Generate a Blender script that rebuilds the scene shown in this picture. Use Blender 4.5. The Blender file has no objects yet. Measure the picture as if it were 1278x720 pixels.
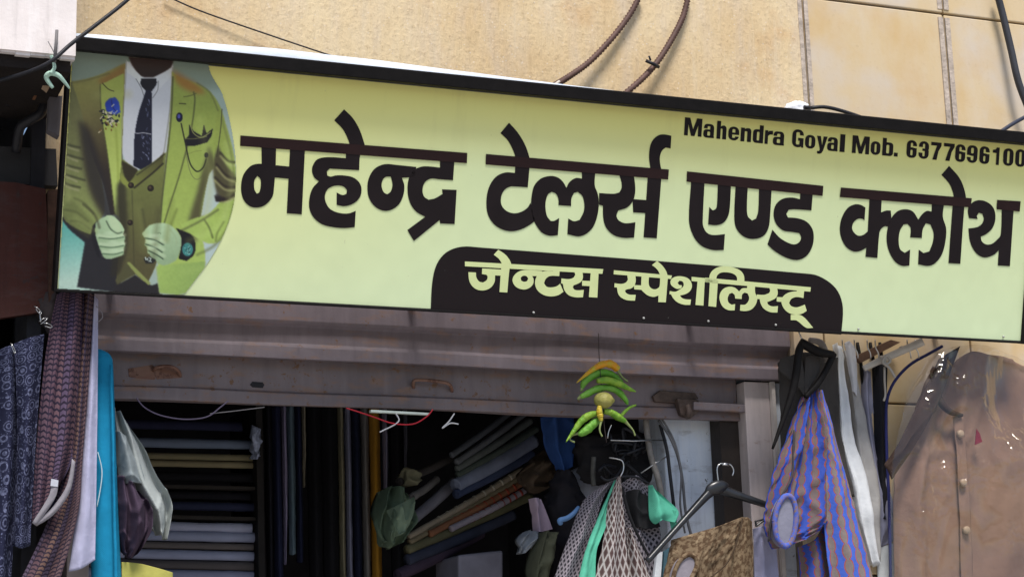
import bpy, bmesh, math, random
import numpy as np
from mathutils import Vector, noise
from mathutils.geometry import delaunay_2d_cdt
random.seed(7)
S = bpy.context.scene
COL = S.collection
rad = math.radians
# ------------------------------------------------------------------ camera
W0, H0, FPX = 1278.0, 720.0, 2450.0
YAW, PITCH, ROLL, TILT = rad(22), rad(12.85), rad(-1.74), rad(14.8)
CAM = Vector((0, -7.2, 1.6))
cy_, sy_, cp_, sp_ = math.cos(YAW), math.sin(YAW), math.cos(PITCH), math.sin(PITCH)
FW = Vector((sy_*cp_, cy_*cp_, sp_)); _r = Vector((cy_, -sy_, 0)); _u = _r.cross(FW)
RT = _r*math.cos(ROLL) + _u*math.sin(ROLL); UP = -_r*math.sin(ROLL) + _u*math.cos(ROLL)
cd = bpy.data.cameras.new('camera'); cam = bpy.data.objects.new('camera', cd); COL.objects.link(cam)
cd.sensor_width = 36; cd.lens = 36*FPX/W0; cd.clip_start = .05; cd.clip_end = 500
from mathutils import Matrix
cam.matrix_world = Matrix(((RT.x, UP.x, -FW.x, CAM.x), (RT.y, UP.y, -FW.y, CAM.y), (RT.z, UP.z, -FW.z, CAM.z), (0, 0, 0, 1)))
S.camera = cam
# ------------------------------------------------------------------ light
SUN_EL, SUN_AZ = rad(62), rad(188)        # azimuth clockwise from +Y
w = bpy.data.worlds.new('World'); S.world = w; w.use_nodes = True
nt = w.node_tree; bg = nt.nodes['Background']
sk = nt.nodes.new('ShaderNodeTexSky'); sk.sky_type = 'NISHITA'; sk.sun_disc = False
sk.sun_elevation = SUN_EL; sk.sun_rotation = SUN_AZ; sk.air_density = 1.0; sk.dust_density = 1.6; sk.ozone_density = 1.0
nt.links.new(sk.outputs[0], bg.inputs[0]); bg.inputs[1].default_value = .085
sd = bpy.data.lights.new('sun', 'SUN'); so = bpy.data.objects.new('sun', sd); COL.objects.link(so)
sd.energy = 2.9; sd.angle = rad(17); sd.color = (1, .955, .90)
sdir = Vector((math.sin(SUN_AZ)*math.cos(SUN_EL), math.cos(SUN_AZ)*math.cos(SUN_EL), math.sin(SUN_EL)))
so.rotation_euler = sdir.to_track_quat('Z', 'Y').to_euler(); so.location = (0, -6, 12)
S.view_settings.view_transform = 'Standard'; S.view_settings.look = 'None'
S.view_settings.exposure = .74; S.view_settings.gamma = 1
S.render.resolution_x = 1024; S.render.resolution_y = 576
# ------------------------------------------------------------------ pixel -> world
def ray(px, py): return FW + RT*((px-W0/2)/FPX) - UP*((py-H0/2)/FPX)
def at(px, py, Y):
    d = ray(px, py); return CAM + d*((Y-CAM.y)/d.y)
def atx(px, py, X):
    d = ray(px, py); return CAM + d*((X-CAM.x)/d.x)
SN = Vector((0, -math.cos(TILT), -math.sin(TILT))); SU = Vector((0, -math.sin(TILT), math.cos(TILT)))
S0 = at(670, 395, -.30)
def ats(px, py, off=0.0):
    d = ray(px, py); p0 = S0 + SN*off
    return CAM + d*((p0-CAM).dot(SN)/d.dot(SN))
# ------------------------------------------------------------------ object helpers
WORG = {}
def thing(name, label, cat, loc, group=None):
    o = bpy.data.objects.new(name, None); COL.objects.link(o); o.location = loc
    o.empty_display_size = .1
    o['label'] = label; o['category'] = cat
    if group: o['group'] = group
    WORG[o.name] = Vector(loc); return o
class M:
    def __init__(s): s.v = []; s.f = []; s.uv = []; s.sm = []
    def add(s, verts, faces, uvs=None, smooth=False):
        b = len(s.v); s.v += [Vector(p) for p in verts]
        for f in faces: s.f.append([b+i for i in f]); s.sm.append(smooth)
        s.uv += uvs if uvs else [(p[0], p[2]) for p in verts]
        return s
def obj(name, m, mat, parent=None, label=None, cat=None, group=None, kind=None, bevel=0):
    if parent is not None: org = WORG[parent.name]
    else:
        c = sum(m.v, Vector())/len(m.v); org = Vector((c.x, c.y, min(p.z for p in m.v)))
    me = bpy.data.meshes.new(name)
    me.from_pydata([tuple(p-org) for p in m.v], [], m.f)
    me.polygons.foreach_set('use_smooth', m.sm)
    ul = me.uv_layers.new(name='UVMap')
    li = np.empty(len(me.loops), dtype=np.int32); me.loops.foreach_get('vertex_index', li)
    ul.data.foreach_set('uv', np.array(m.uv, dtype=np.float32)[li].ravel())
    me.update()
    o = bpy.data.objects.new(name, me); COL.objects.link(o); me.materials.append(mat)
    if parent is not None: o.parent = parent; WORG[o.name] = org
    else: o.location = org; WORG[o.name] = org
    if label: o['label'] = label
    if cat: o['category'] = cat
    if group: o['group'] = group
    if kind: o['kind'] = kind
    if bevel:
        b = o.modifiers.new('bevel', 'BEVEL'); b.width = bevel; b.segments = 2; b.limit_method = 'ANGLE'; b.angle_limit = rad(40)
    return o
def cr(P, n):          # Catmull-Rom through the points, n samples
    k = len(P)-1; out = []
    for i in range(n):
        t = i/(n-1)*k; j = min(int(t), k-1); f = t-j
        p0, p1, p2, p3 = P[max(j-1, 0)], P[j], P[j+1], P[min(j+2, k)]
        out.append(.5*((2*p1)+(p2-p0)*f+(2*p0-5*p1+4*p2-p3)*f*f+(3*p1-p0-3*p2+p3)*f**3))
    return out
def box(m, x0, x1, y0, y1, z0, z1):
    v = [(x, y, z) for x in (x0, x1) for y in (y0, y1) for z in (z0, z1)]
    return m.add(v, [(0, 1, 3, 2), (4, 6, 7, 5), (0, 4, 5, 1), (2, 3, 7, 6), (0, 2, 6, 4), (1, 5, 7, 3)])
def prism_w(m, front, back):
    n = len(front)
    m.add(front+back, [list(range(n)), list(range(2*n-1, n-1, -1))] + [(i, i+n, (i+1) % n+n, (i+1) % n) for i in range(n)])
    return m
def prism(m, pts, Y, d):      # outline in photo pixels, standing at depth Y, d thick
    f = [at(x, y, Y) for x, y in pts]
    return prism_w(m, f, [p+Vector((0, d, 0)) for p in f])
def tube(m, pts, r, seg=10, r2=None, caps=True, smooth=True, n=None, rot=0):
    P = [Vector(p) for p in pts]
    if n: 
        R = r if isinstance(r, list) else None
        P2 = cr(P, n)
        if R: r = [np.interp(i/(n-1), np.linspace(0, 1, len(R)), R) for i in range(n)]
        P = P2
    k = len(P); r = r if isinstance(r, list) else [r]*k
    T = [(P[min(i+1, k-1)]-P[max(i-1, 0)]).normalized() for i in range(k)]
    a = T[0].orthogonal().normalized()
    if abs(T[0].y) < .9:
        a = (Vector((0, 1, 0))-T[0]*T[0].y).normalized()
    vs = []; uv = []; L = 0
    for i in range(k):
        a = (a-T[i]*a.dot(T[i])).normalized(); b = T[i].cross(a)
        if i: L += (P[i]-P[i-1]).length
        for j in range(seg):
            t = 2*math.pi*j/seg+rot; rr = r[i]; q = r2/r[0] if r2 else 1
            vs.append(P[i]+a*(math.cos(t)*rr*q)+b*(math.sin(t)*rr)); uv.append((rr*2*math.pi*j/seg, L))
    fs = [(i*seg+j, i*seg+(j+1) % seg, (i+1)*seg+(j+1) % seg, (i+1)*seg+j) for i in range(k-1) for j in range(seg)]
    if caps: fs += [list(range(seg-1, -1, -1)), [(k-1)*seg+j for j in range(seg)]]
    return m.add(vs, fs, uv, smooth)
def ptube(m, pts, rpx, seg=8, n=None, **k):      # points (px,py,Y), radius in photo pixels
    P = [at(*p) for p in pts]
    sc = (P[0]-CAM).length/FPX
    r = [q*sc for q in rpx] if isinstance(rpx, list) else rpx*sc
    return tube(m, P, r, seg, n=n, **k)
def patch(m, rows, nu=24, nv=24, folds=(), rough=0, rs=9, th=.004, seed=0, uvs=1.0):
    """rows: lists of (px,py,Y) control points -> a smooth cloth sheet with thickness"""
    R = [cr([at(*p) for p in row], nu) for row in rows]
    G = [cr([R[i][j] for i in range(len(R))], nv) for j in range(nu)]      # G[u][v]
    wid = max(sum((R[i][j+1]-R[i][j]).length for j in range(nu-1)) for i in range(len(R)))
    hei = sum((G[nu//2][j+1]-G[nu//2][j]).length for j in range(nv-1))
    vs = []; uv = []
    for back in (0, 1):
        for j in range(nv):
            for i in range(nu):
                u, v = i/(nu-1), j/(nv-1); p = G[i][j].copy(); d = 0
                for fq, am, ph, sk_ in folds: d += am*math.sin(2*math.pi*(fq*u+ph+sk_*v))
                if rough:
                    d += rough*noise.noise(Vector((u*wid*rs+seed*7.3, v*hei*rs*.6, seed*3.1)))
                    q = noise.noise(Vector((u*wid*rs*1.3+seed*2.3+v*hei*rs*.5, v*hei*rs*.7-u*wid*rs*.4, seed*1.7))); d -= rough*1.3*max(0, 1-abs(q)*4)**2
                p.y += d + back*th
                vs.append(p); uv.append((u*wid*uvs+seed*.37, -v*hei*uvs))
    o = nu*nv; fs = []
    for j in range(nv-1):
        for i in range(nu-1):
            a = j*nu+i; fs.append((a, a+nu, a+nu+1, a+1)); fs.append((o+a, o+a+1, o+a+nu+1, o+a+nu))
    ring = [i for i in range(nu)] + [j*nu+nu-1 for j in range(1, nv)] + [(nv-1)*nu+i for i in range(nu-2, -1, -1)] + [j*nu for j in range(nv-2, 0, -1)]
    for k in range(len(ring)):
        a, b = ring[k], ring[(k+1) % len(ring)]; fs.append((a, b, o+b, o+a))
    return m.add(vs, fs, uv, True)
def lump(m, rows, Y, bulge=.06, seg=22, n=18, rough=.012, rs=14, seed=0):
    """rows (y, xl, xr[,dY]) in photo pixels -> a closed soft heap of cloth"""
    A = cr([Vector((r[1], r[2], r[0])) for r in rows], n)
    vs = []; uv = []; L = 0
    for i, q in enumerate(A):
        l, r = at(q.x, q.z, Y), at(q.y, q.z, Y); c = (l+r)/2; h = (r-l)/2
        e = math.sqrt(max(0, 1-(2*i/(n-1)-1)**2))*.75+.25
        for j in range(seg):
            t = 2*math.pi*j/seg
            p = c+h*math.cos(t)+Vector((0, -math.sin(t)*bulge*e, 0))
            nn = noise.noise_vector(p*rs+Vector((seed*5.1, 0, seed)))
            q = noise.noise(Vector((p.x*rs*.9+p.z*rs*.6, p.y*rs, p.z*rs*.5-p.x*rs*.3+seed*3.3))); p = p+nn*rough+(p-c).normalized()*rough*1.4*(max(0, 1-abs(q)*3.5)**2-.3); vs.append(p); uv.append((h.length*t, -i/(n-1)*(at(A[0].x, A[0].z, Y)-at(A[-1].x, A[-1].z, Y)).length))
    fs = [(i*seg+j, (i+1)*seg+j, (i+1)*seg+(j+1) % seg, i*seg+(j+1) % seg) for i in range(n-1) for j in range(seg)]
    fs += [list(range(seg)), [(n-1)*seg+j for j in range(seg-1, -1, -1)]]
    return m.add(vs, fs, uv, True)
# ------------------------------------------------------------------ materials
def lin(r, g, b): return tuple((c/255/12.92 if c <= 10.3 else ((c/255+.055)/1.055)**2.4) for c in (r, g, b))
class NT:
    def __init__(s, name):
        s.m = bpy.data.materials.new(name); s.m.use_nodes = True; s.t = s.m.node_tree
        s.b = s.t.nodes['Principled BSDF']
    def n(s, typ, ins=None, **kw):
        x = s.t.nodes.new('ShaderNode'+typ)
        for k, v in kw.items(): setattr(x, k, v)
        for k, v in (ins or {}).items():
            if hasattr(v, 'is_output'): s.t.links.new(v, x.inputs[k])
            else: x.inputs[k].default_value = v
        return x
    def math(s, op, a, b=0, c=0): return s.n('Math', {0: a, 1: b, 2: c}, operation=op).outputs[0]
    def mix(s, f, a, b):
        A = a if hasattr(a, 'is_output') else (*a, 1); B = b if hasattr(b, 'is_output') else (*b, 1)
        return s.n('Mix', {0: f, 6: A, 7: B}, data_type='RGBA').outputs[2]
    def obj(s): return s.n('TexCoord').outputs['Object']
    def uv(s):
        q = s.n('SeparateXYZ', {0: s.n('TexCoord').outputs['UV']}); return q.outputs[0], q.outputs[1]
    def noise(s, vec, scale, detail=4, rough=.55): return s.n('TexNoise', {'Vector': vec, 'Scale': scale, 'Detail': detail, 'Roughness': rough}).outputs[0]
    def ramp(s, f, a, b): return s.n('MapRange', {0: f, 1: a, 2: b, 3: 0, 4: 1}).outputs[0]
    def bump(s, h, st, dist=.01): s.t.links.new(s.n('Bump', {'Height': h, 'Strength': st, 'Distance': dist}).outputs[0], s.b.inputs['Normal'])
    def col(s, c): s.t.links.new(c, s.b.inputs['Base Color']) if hasattr(c, 'is_output') else setattr(s.b.inputs['Base Color'], 'default_value', (*c, 1))
    def rough(s, r, spec=.3):
        s.b.inputs['Roughness'].default_value = r; s.b.inputs['Specular IOR Level'].default_value = spec
def mul(c, k): return tuple(min(.95, x*k) for x in c)
MC = {}
def mat(name, c, rough=.8, var=.18, scale=7, bump=.15, bs=70, metal=0, spec=.25):
    if name in MC: return MC[name]
    N = NT(name); o = N.obj(); f = N.noise(o, scale, 5)
    N.col(N.mix(N.ramp(f, .3, .7), mul(c, 1-var), mul(c, 1+var))); N.rough(rough, spec)
    N.b.inputs['Metallic'].default_value = metal
    if bump: N.bump(N.noise(o, bs, 3), bump)
    MC[name] = N.m; return N.m
def cloth(name, c, var=.12, weave=900, rough=.9):
    if name in MC: return MC[name]
    N = NT(name); o = N.obj(); u, v = N.uv()
    f = N.noise(o, 9, 4)
    N.col(N.mix(N.ramp(f, .3, .7), mul(c, 1-var), mul(c, 1+var))); N.rough(rough, .15)
    h = N.math('ADD', N.math('MULTIPLY', N.noise(o, 28, 4), 1.0), N.math('MULTIPLY', N.math('MULTIPLY', N.math('SINE', N.math('MULTIPLY', u, weave)), N.math('SINE', N.math('MULTIPLY', v, weave))), .06))
    N.bump(h, .35, .012); MC[name] = N.m; return N.m
def wrinkle(N, st=.3):
    N.bump(N.noise(N.obj(), 26, 4), st, .012); N.rough(.9, .12)
# --- facade
def stone_mat():
    N = NT('sandstone'); o = N.obj()
    big = N.noise(o, 1.7, 4); fine = N.noise(o, 45, 6, .7); mid = N.noise(N.n('Mapping', {0: o, 3: (9, 9, 2.2)}).outputs[0], 1.2, 5)
    c = N.mix(N.ramp(big, .35, .65), (.61, .45, .255), (.72, .585, .375))
    c = N.mix(N.math('MULTIPLY', N.ramp(mid, .45, .75), .55), c, (.58, .49, .40))
    rust = N.noise(o, 3.1, 5)
    c = N.mix(N.math('MULTIPLY', N.ramp(rust, .58, .72), .55), c, (.50, .27, .10))
    c = N.mix(N.math('MULTIPLY', N.ramp(fine, .54, .70), .5), c, (.30, .20, .11))
    sk_ = N.noise(N.n('Mapping', {0: o, 3: (16, 16, .8)}).outputs[0], 1.6, 5, .6); c = N.mix(N.math('MULTIPLY', N.ramp(sk_, .58, .76), .28), c, (.33, .23, .14)); c = N.mix(N.math('MULTIPLY', N.ramp(sk_, .44, .28), .4), c, (.68, .58, .42))
    vo = N.n('TexVoronoi', {'Vector': o, 'Scale': 38.0}).outputs['Distance']
    c = N.mix(N.math('MULTIPLY', N.math('LESS_THAN', vo, .13), .7), c, (.70, .60, .48))
    N.col(c); N.rough(.85, .2)
    h = N.math('ADD', N.math('MULTIPLY', fine, .5), N.noise(N.n('Mapping', {0: o, 3: (30, 30, 4)}).outputs[0], 1.5, 4))
    N.bump(h, .6, .016); return N.m
STONE = stone_mat()
def smooth_stone():
    N = NT('honed sandstone'); o = N.obj()
    rust = N.noise(o, 2.6, 5, .6); band = N.noise(N.n('Mapping', {0: o, 3: (3.2, 3.2, 1.1)}).outputs[0], 2, 4); fine = N.noise(o, 60, 4)
    c = N.mix(N.ramp(band, .3, .7), (.58, .43, .225), (.60, .49, .34))
    c = N.mix(N.math('MULTIPLY', N.ramp(N.noise(o, 1.9, 4), .48, .62), .7), c, (.56, .50, .44))
    c = N.mix(N.math('MULTIPLY', N.ramp(rust, .48, .74), .6), c, (.53, .33, .13))
    c = N.mix(N.math('MULTIPLY', N.ramp(fine, .6, .75), .2), c, (.38, .27, .16))
    N.col(c); N.rough(.6, .35); N.bump(fine, .08, .006); return N.m
STONE2 = smooth_stone()
MORTAR = mat('grey mortar', (.20, .16, .12), .95, .3, 30, .4, 90)
def painted(name, c, chip=(.16, .09, .055), thr=.66, rough=.55):
    N = NT(name); o = N.obj()
    f = N.noise(o, 3, 5); st = N.noise(N.n('Mapping', {0: o, 3: (5, 5, 14)}).outputs[0], 1.5, 6, .65); sp = N.noise(o, 24, 6, .7)
    cc = N.mix(N.ramp(f, .3, .7), mul(c, .85), mul(c, 1.12))
    du = N.noise(N.n('Mapping', {0: o, 3: (14, 14, 1.6)}).outputs[0], 1.4, 5, .65); cc = N.mix(N.math('MULTIPLY', N.ramp(du, .5, .72), .35), cc, mul(c, 1.5)); cc = N.mix(N.math('MULTIPLY', N.ramp(du, .46, .3), .45), cc, mul(c, .55))
    cc = N.mix(N.math('MULTIPLY', N.ramp(st, thr-.06, thr+.08), .6), cc, mul(chip, 1.5))
    cc = N.mix(N.ramp(sp, thr+.03, thr+.07), cc, chip)
    N.col(cc); N.rough(rough, .3); N.bump(N.math('ADD', sp, N.noise(o, 7, 3)), .2, .01); return N.m
HOOD = painted('faded mauve paint', (.158, .132, .150), thr=.60)
HOODL = painted('faded mauve lip paint', (.165, .137, .146), thr=.57)
JAMB = painted('pale mauve jamb paint', (.50, .43, .42), thr=.68)
RUST = painted('rusty steel', (.20, .11, .08), (.10, .045, .03), .5)
PLASTER = painted('chalky blue white plaster', (.68, .74, .84), (.20, .20, .22), .60, .9)
WHITEP = painted('whitewashed concrete', (.72, .66, .64), (.45, .38, .33), .72, .9)
DARK = mat('dark shade wall', (.022, .022, .026), .9, .4, 5, .2, 30)  # near-black base puts the shade of recess and room into the walls
RUSTP = painted('red oxide sheet', (.055, .014, .009), (.04, .02, .018), .56, .7)
BLACKM = mat('black painted steel', (.007, .006, .006), .6, .3, 20, .1, 60, spec=.15)
STEEL = mat('bright bent wire', (.55, .55, .55), .3, .1, 30, 0, metal=1)
DWIRE = mat('black cable sheath', (.018, .018, .022), .45, .2, 20, .1)
BLACKP = mat('black hanger plastic', (.016, .017, .02), .3, .2, 20, .05, spec=.5)
# ================================================================== setting
g = M(); g.add([(-60, -60, 0), (60, -60, 0), (60, 60, 0), (-60, 60, 0)], [(0, 1, 2, 3)])
obj('street', g, mat('dusty paving', (.30, .285, .265), .95, .25, 2, .3, 40), kind='structure')
# ------------------------------------------------------------------ shop building
bld = thing('shop_building', 'sandstone shop front with a mauve steel shutter opening behind the yellow sign', 'shop', (2.7, 0, 0))
ZOP = 3.52; XL, XR = 1.16, 4.20          # opening edges
mo = M(); box(mo, 1.03, 9, .035, .30, ZOP, 7.5); box(mo, XR, 9, .035, .30, 0, ZOP)
obj('mortar_bed', mo, MORTAR, bld)
xj, zj = at(1005, 60, 0).x, at(1150, 14, 0).z; tj = at(1183, 85, 0).x; dtw = tj-xj
rs_ = M(); G_ = .0045
for (a, b, c, d) in [(1.03, xj, ZOP, zj), (-.3, xj-1.9, zj, 6.1), (xj-1.9, xj, zj, 6.1), (-.3, xj, 6.1, 7.5)]:
    box(rs_, a+G_, b-G_, 0, .05, c+G_, d-G_)
obj('rough_slab', rs_, STONE, bld, bevel=.006)
tl = M()
zs = [0.0, .74, 1.48, 2.22, 2.96, 3.70, zj]
x = xj; i = 0
while x < 8.8:
    w_ = dtw if i else dtw
    for k in range(6):
        z0, z1 = zs[k], zs[k+1]
        if z1 <= ZOP: xa = max(x, XR)
        else: xa = x
        box(tl, xa+G_, x+w_-G_, .002*((i*3+k) % 3), .05, z0+G_, z1-G_)
    for k in range(4): box(tl, x+G_, x+w_-G_, .002*((i+k) % 2), .05, zj+k*.7+G_, zj+(k+1)*.7-G_)
    x += w_; i += 1
for k in range(6):
    if zs[k+1] <= ZOP: box(tl, XR+G_, xj-G_ if xj > XR+.05 else XR+.06, .001, .05, zs[k]+G_, zs[k+1]-G_)
box(tl, XR+G_, xj-G_, .001, .05, 2.96+G_, ZOP-G_)
obj('stone_tile', tl, STONE2, bld, bevel=.005)
for i in range(6):
    for s_ in (-1, 1):
        for z0, z1 in ((3.72, zj-.02), (zj+.02, zj+.68)):
            sm = M(); xx = xj+dtw*i; box(sm, min(xx+s_*(G_+.001), xx+s_*(.026+.005*(i % 3))), max(xx+s_*(G_+.001), xx+s_*(.026+.005*(i % 3))), -.0025, .004, z0, z1)
            obj('cement_smear', sm, mat('grey cement smear', (.45, .38, .32), .95, .3, 22, .5, 60), bld)
# hood and shutter, extruded along the front
def ext(m, prof, x0, x1, wob=0):
    n = len(prof); K = 24; vs = []
    for k in range(K+1):
        x = x0+(x1-x0)*k/K
        for (y, z) in prof: vs.append((x, y+wob*noise.noise(Vector((x*2, y*9, z*9))), z+wob*.8*noise.noise(Vector((x*1.6, y*9+4, z*7)))))
    fs = [(k*n+j, k*n+(j+1) % n, (k+1)*n+(j+1) % n, (k+1)*n+j) for k in range(K) for j in range(n)]
    fs += [list(range(n-1, -1, -1)), [K*n+j for j in range(n)]]
    return m.add(vs, fs)
zA = at(350, 398, .0).z; zB = at(350, 428, .05).z; zC = at(350, 446, .02).z
zD = at(535, 512, .14).z
m = M(); ext(m, [(.03, ZOP), (.03, zA), (.038, zA-.008), (.055, zA-.016), (.06, zB), (.046, zB-.014), (.044, zC), (.08, zC), (.085, ZOP)], XL, XR, .010)
obj('shutter_hood', m, HOOD, bld, bevel=.003)
sh = M(); ext(sh, [(.145, zC+.1), (.145, zD+.055), (.130, zD+.048), (.127, zD), (.17, zD), (.17, zC+.1)], XL, 3.99, .011)
sho = obj('roller_shutter', sh, HOODL, bld, bevel=.003)
# pulls, slot and latch on the shutter's bottom rail
m = M()
for px, py in ((535, 478),):
    ptube(m, [(516, 484, .145), (516, 477, .115), (520, 474, .105), (540, 475, .1), (558, 478, .105), (563, 483, .115), (564, 488, .145)], 2.2, n=20)
obj('pull_handle', m, RUST, sho); m = M()
ptube(m, [(190, 463, .15), (196, 458, .11), (212, 457, .1), (222, 462, .105), (225, 470, .145)], 2.2, n=16)
obj('pull_handle', m, RUST, sho)
m = M(); prism(m, [(160, 460), (190, 455), (200, 463), (196, 474), (172, 472), (161, 470)], .139, .01)
prism(m, [(190, 457), (222, 459), (225, 471), (196, 473)], .136, .012)
obj('torn_plate', m, RUST, sho)
m = M(); prism(m, [(315, 476), (328, 477), (330, 480), (328, 484), (315, 483), (312, 480)], .141, .006)
obj('keyhole_slot', m, DARK, sho)
m = M(); prism(m, [(815, 494), (824, 487), (868, 490), (872, 497), (850, 503), (818, 501)], .125, .02)
prism(m, [(845, 497), (872, 499), (874, 512), (862, 522), (850, 517)], .10, .035)
ptube(m, [(858, 506, .085), (860, 514, .07), (858, 520, .08)], 3.4, 10, n=8); obj('latch_bracket', m, mat('grimy latch', (.085, .06, .05), .7, .4, 30, .4), sho, bevel=.003)
m = M(); prism(m, [(866, 501), (955, 506), (955, 516), (866, 511)], .085, .02)
obj('latch_bolt', m, HOODL, sho, bevel=.004)
# jambs
m = M(); x0 = at(931, 520, .08).x; x1 = at(962, 520, .08).x
box(m, x0, x1, .08, .2, 0, zC-.004)
obj('door_jamb', m, JAMB, bld, bevel=.004)
m = M(); box(m, x1+.001, x1+.018, .06, .2, 0, zC-.004); obj('jamb_edge', m, mat('pale lit edge', (.55, .50, .47), .6, .15, 12), bld)  # pale strip: the jamb's lit edge put into colour
m = M(); box(m, x1+.019, XR, .09, .2, 0, zC-.004); obj('jamb_filler', m, PLASTER, bld)
m = M(); box(m, x0-.09, x0-.001, .15, .24, 0, zC-.03); obj('shutter_guide', m, mat('dark greased steel', (.03, .022, .018), .6), bld)
m = M(); box(m, XL, XL+.08, .08, .2, 0, zC-.004); obj('door_jamb', m, JAMB, bld, bevel=.004)
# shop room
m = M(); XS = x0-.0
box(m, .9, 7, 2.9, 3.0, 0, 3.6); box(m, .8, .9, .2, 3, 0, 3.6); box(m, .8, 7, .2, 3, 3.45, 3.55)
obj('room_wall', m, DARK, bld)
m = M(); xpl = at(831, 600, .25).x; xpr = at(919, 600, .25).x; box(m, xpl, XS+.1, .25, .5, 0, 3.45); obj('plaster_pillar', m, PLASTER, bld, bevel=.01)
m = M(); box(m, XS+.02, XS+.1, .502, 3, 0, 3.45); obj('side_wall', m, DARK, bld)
m = M(); box(m, .9, XS, .2, 2.9, -.02, .12); obj('shop_floor', m, mat('cement floor', (.12, .11, .10)), bld)
# ------------------------------------------------------------------ neighbour on the left
nb = thing('neighbour_shop', 'dark neighbouring shop with whitewashed slab end and red oxide panel left of sign', 'shop', (.4, 0, 0))
xb = at(95, 40, -.62).x; zb = at(50, 66, -.62).z
m = M(); box(m, -2.5, xb, -.62, -.005, zb, 6.2)
# ragged lower lip
for k in range(40):
    xx = -1+(xb+1)*k/40; hh = .004+.012*random.random()
    box(m, xx, xx+(xb+1)/40*.98, -.612, -.59, zb-hh, zb+.001)
obj('concrete_slab', m, WHITEP, nb)
m = M(); box(m, -2.5, xb-.012, -.585, -.006, zb-.05, zb-.002); obj('soffit', m, mat('dark shade soffit', (.018, .014, .013), .95), nb)  # dark sheet added to put shade on the slab's underside
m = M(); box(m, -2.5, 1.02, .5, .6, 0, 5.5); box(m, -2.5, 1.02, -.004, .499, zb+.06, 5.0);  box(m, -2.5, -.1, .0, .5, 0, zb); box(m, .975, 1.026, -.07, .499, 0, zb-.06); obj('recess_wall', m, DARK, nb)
m = M(); prism(m, [(-60, 222), (20, 228), (57, 236), (60, 300), (62, 388), (0, 397), (-60, 400)], -.12, .03); obj('oxide_panel', m, RUSTP, nb)
m = M(); prism(m, [(-60, 180), (70, 186), (72, 232), (-60, 226)], -.05, .1); obj('shutter_box', m, mat('grimy grey box', (.035, .034, .036)), nb)
m = M(); prism(m, [(60, 238), (72, 236), (70, 330), (66, 392), (61, 392)], -.14, .05); obj('rusty_angle', m, mat('dark rust', (.06, .03, .02), .85, .4, 25), nb)
m = M(); prism(m, [(38, 72), (48, 72), (46, 120), (36, 118)], -.3, .05); prism(m, [(-40, 70), (34, 74), (34, 96), (-40, 98)], -.2, .05)
obj('timber_batten', m, mat('brown batten', (.17, .08, .04)), nb)
m = M(); prism(m, [(48, 78), (78, 74), (72, 92), (60, 112), (50, 104)], -.42, .04); obj('torn_card', m, mat('tan card', (.42, .30, .20)), nb)
m = M(); prism(m, [(62, 120), (78, 120), (74, 170), (60, 162)], -.3, .05); obj('meter_box', m, mat('grey box', (.13, .12, .13)), nb)
m = M(); ptube(m, [(8, 130, -.15), (22, 108, -.2), (40, 100, -.22), (55, 118, -.2), (52, 140, -.2), (38, 150, -.18), (25, 160, -.15), (20, 190, -.1)], 6, n=24, seg=8)
obj('coiled_hose', m, DWIRE, nb)
# ================================================================== SIGN
sgn = thing('shop_sign', 'long yellow green tailor shop sign with black Devanagari lettering and a suit picture', 'sign', S0)
def sc(px, py):            # in-plane sign coordinates
    p = ats(px, py)-S0; return p.x, p.dot(SU)
def sp(X, s, off=0): return S0+Vector((X, 0, 0))+SU*s+SN*off
xa0, sb0 = sc(70, 357); xa1, sb1 = sc(1276, 431); st_ = [sc(*q)[1] for q in ((270, 84.5), (839, 131.5), (1078, 163))]; tt_ = [sc(*q)[1] for q in ((97, 48), (839, 119.5), (1078, 148.5))]
xtl = sc(92, 70)[0]; xtr = sc(1289, 178)[0]
sbot = (sb0+sb1)/2; stop = sum(st_)/3
def sbox(m, X0, X1, s0, s1, o0, o1):       # o0 (front) > o1 (back)
    f = [sp(X0, s0, o0), sp(X1, s0, o0), sp(X1, s1, o0), sp(X0, s1, o0)]; b = [sp(X0, s0, o1), sp(X1, s0, o1), sp(X1, s1, o1), sp(X0, s1, o1)]
    return prism_w(m, f, b)
X0, X1 = min(xa0, xtl), max(xa1, xtr)
# banner face, slightly wavy vinyl
def banner_mat():
    N = NT('printed yellow vinyl'); o = N.obj(); q = N.n('SeparateXYZ', {0: o})
    gx = N.ramp(q.outputs[0], -1.9, -.3); gz = N.ramp(q.outputs[2], .1, .95)
    c = N.mix(gx, (.82, .77, .17), (.69, .77, .40))
    c = N.mix(N.math('MULTIPLY', N.ramp(q.outputs[2], .75, .05), .75), c, (.67, .80, .52))
    c = N.mix(N.math('MULTIPLY', N.n('MapRange', {0: q.outputs[2], 1: .50, 2: .80, 3: 0, 4: 1}, interpolation_type='SMOOTHSTEP').outputs[0], .85), c, (.78, .73, .22))
    f = N.noise(N.n('Mapping', {0: o, 3: (1, 1, 6)}).outputs[0], 4, 4); N.col(N.mix(N.math('MULTIPLY', f, .12), c, (.5, .5, .2)))
    mp = N.n('Mapping', {0: o, 3: (7, 1, .9)}).outputs[0]; dr = N.math('MULTIPLY', N.ramp(N.noise(mp, 2.2, 5, .6), .55, .75), N.ramp(q.outputs[2], .45, .95)); d = N.noise(o, 70, 4, .7)
    c = N.mix(N.math('MULTIPLY', dr, .22), c, (.40, .36, .16)); c = N.mix(N.math('MULTIPLY', N.math('GREATER_THAN', d, .72), .5), c, (.30, .27, .18)); N.col(c)
    N.rough(.42, .35); N.bump(N.noise(N.n('Mapping', {0: o, 3: (1, 1, .45)}).outputs[0], 3.4, 3), .3, .04); return N.m
m = M(); nx, ns = 60, 10
vs = [sp(X0+.004+(X1-X0-.008)*i/nx, sbot+.006+(stop-sbot-.012)*j/ns, .0) for j in range(ns+1) for i in range(nx+1)]
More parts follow.
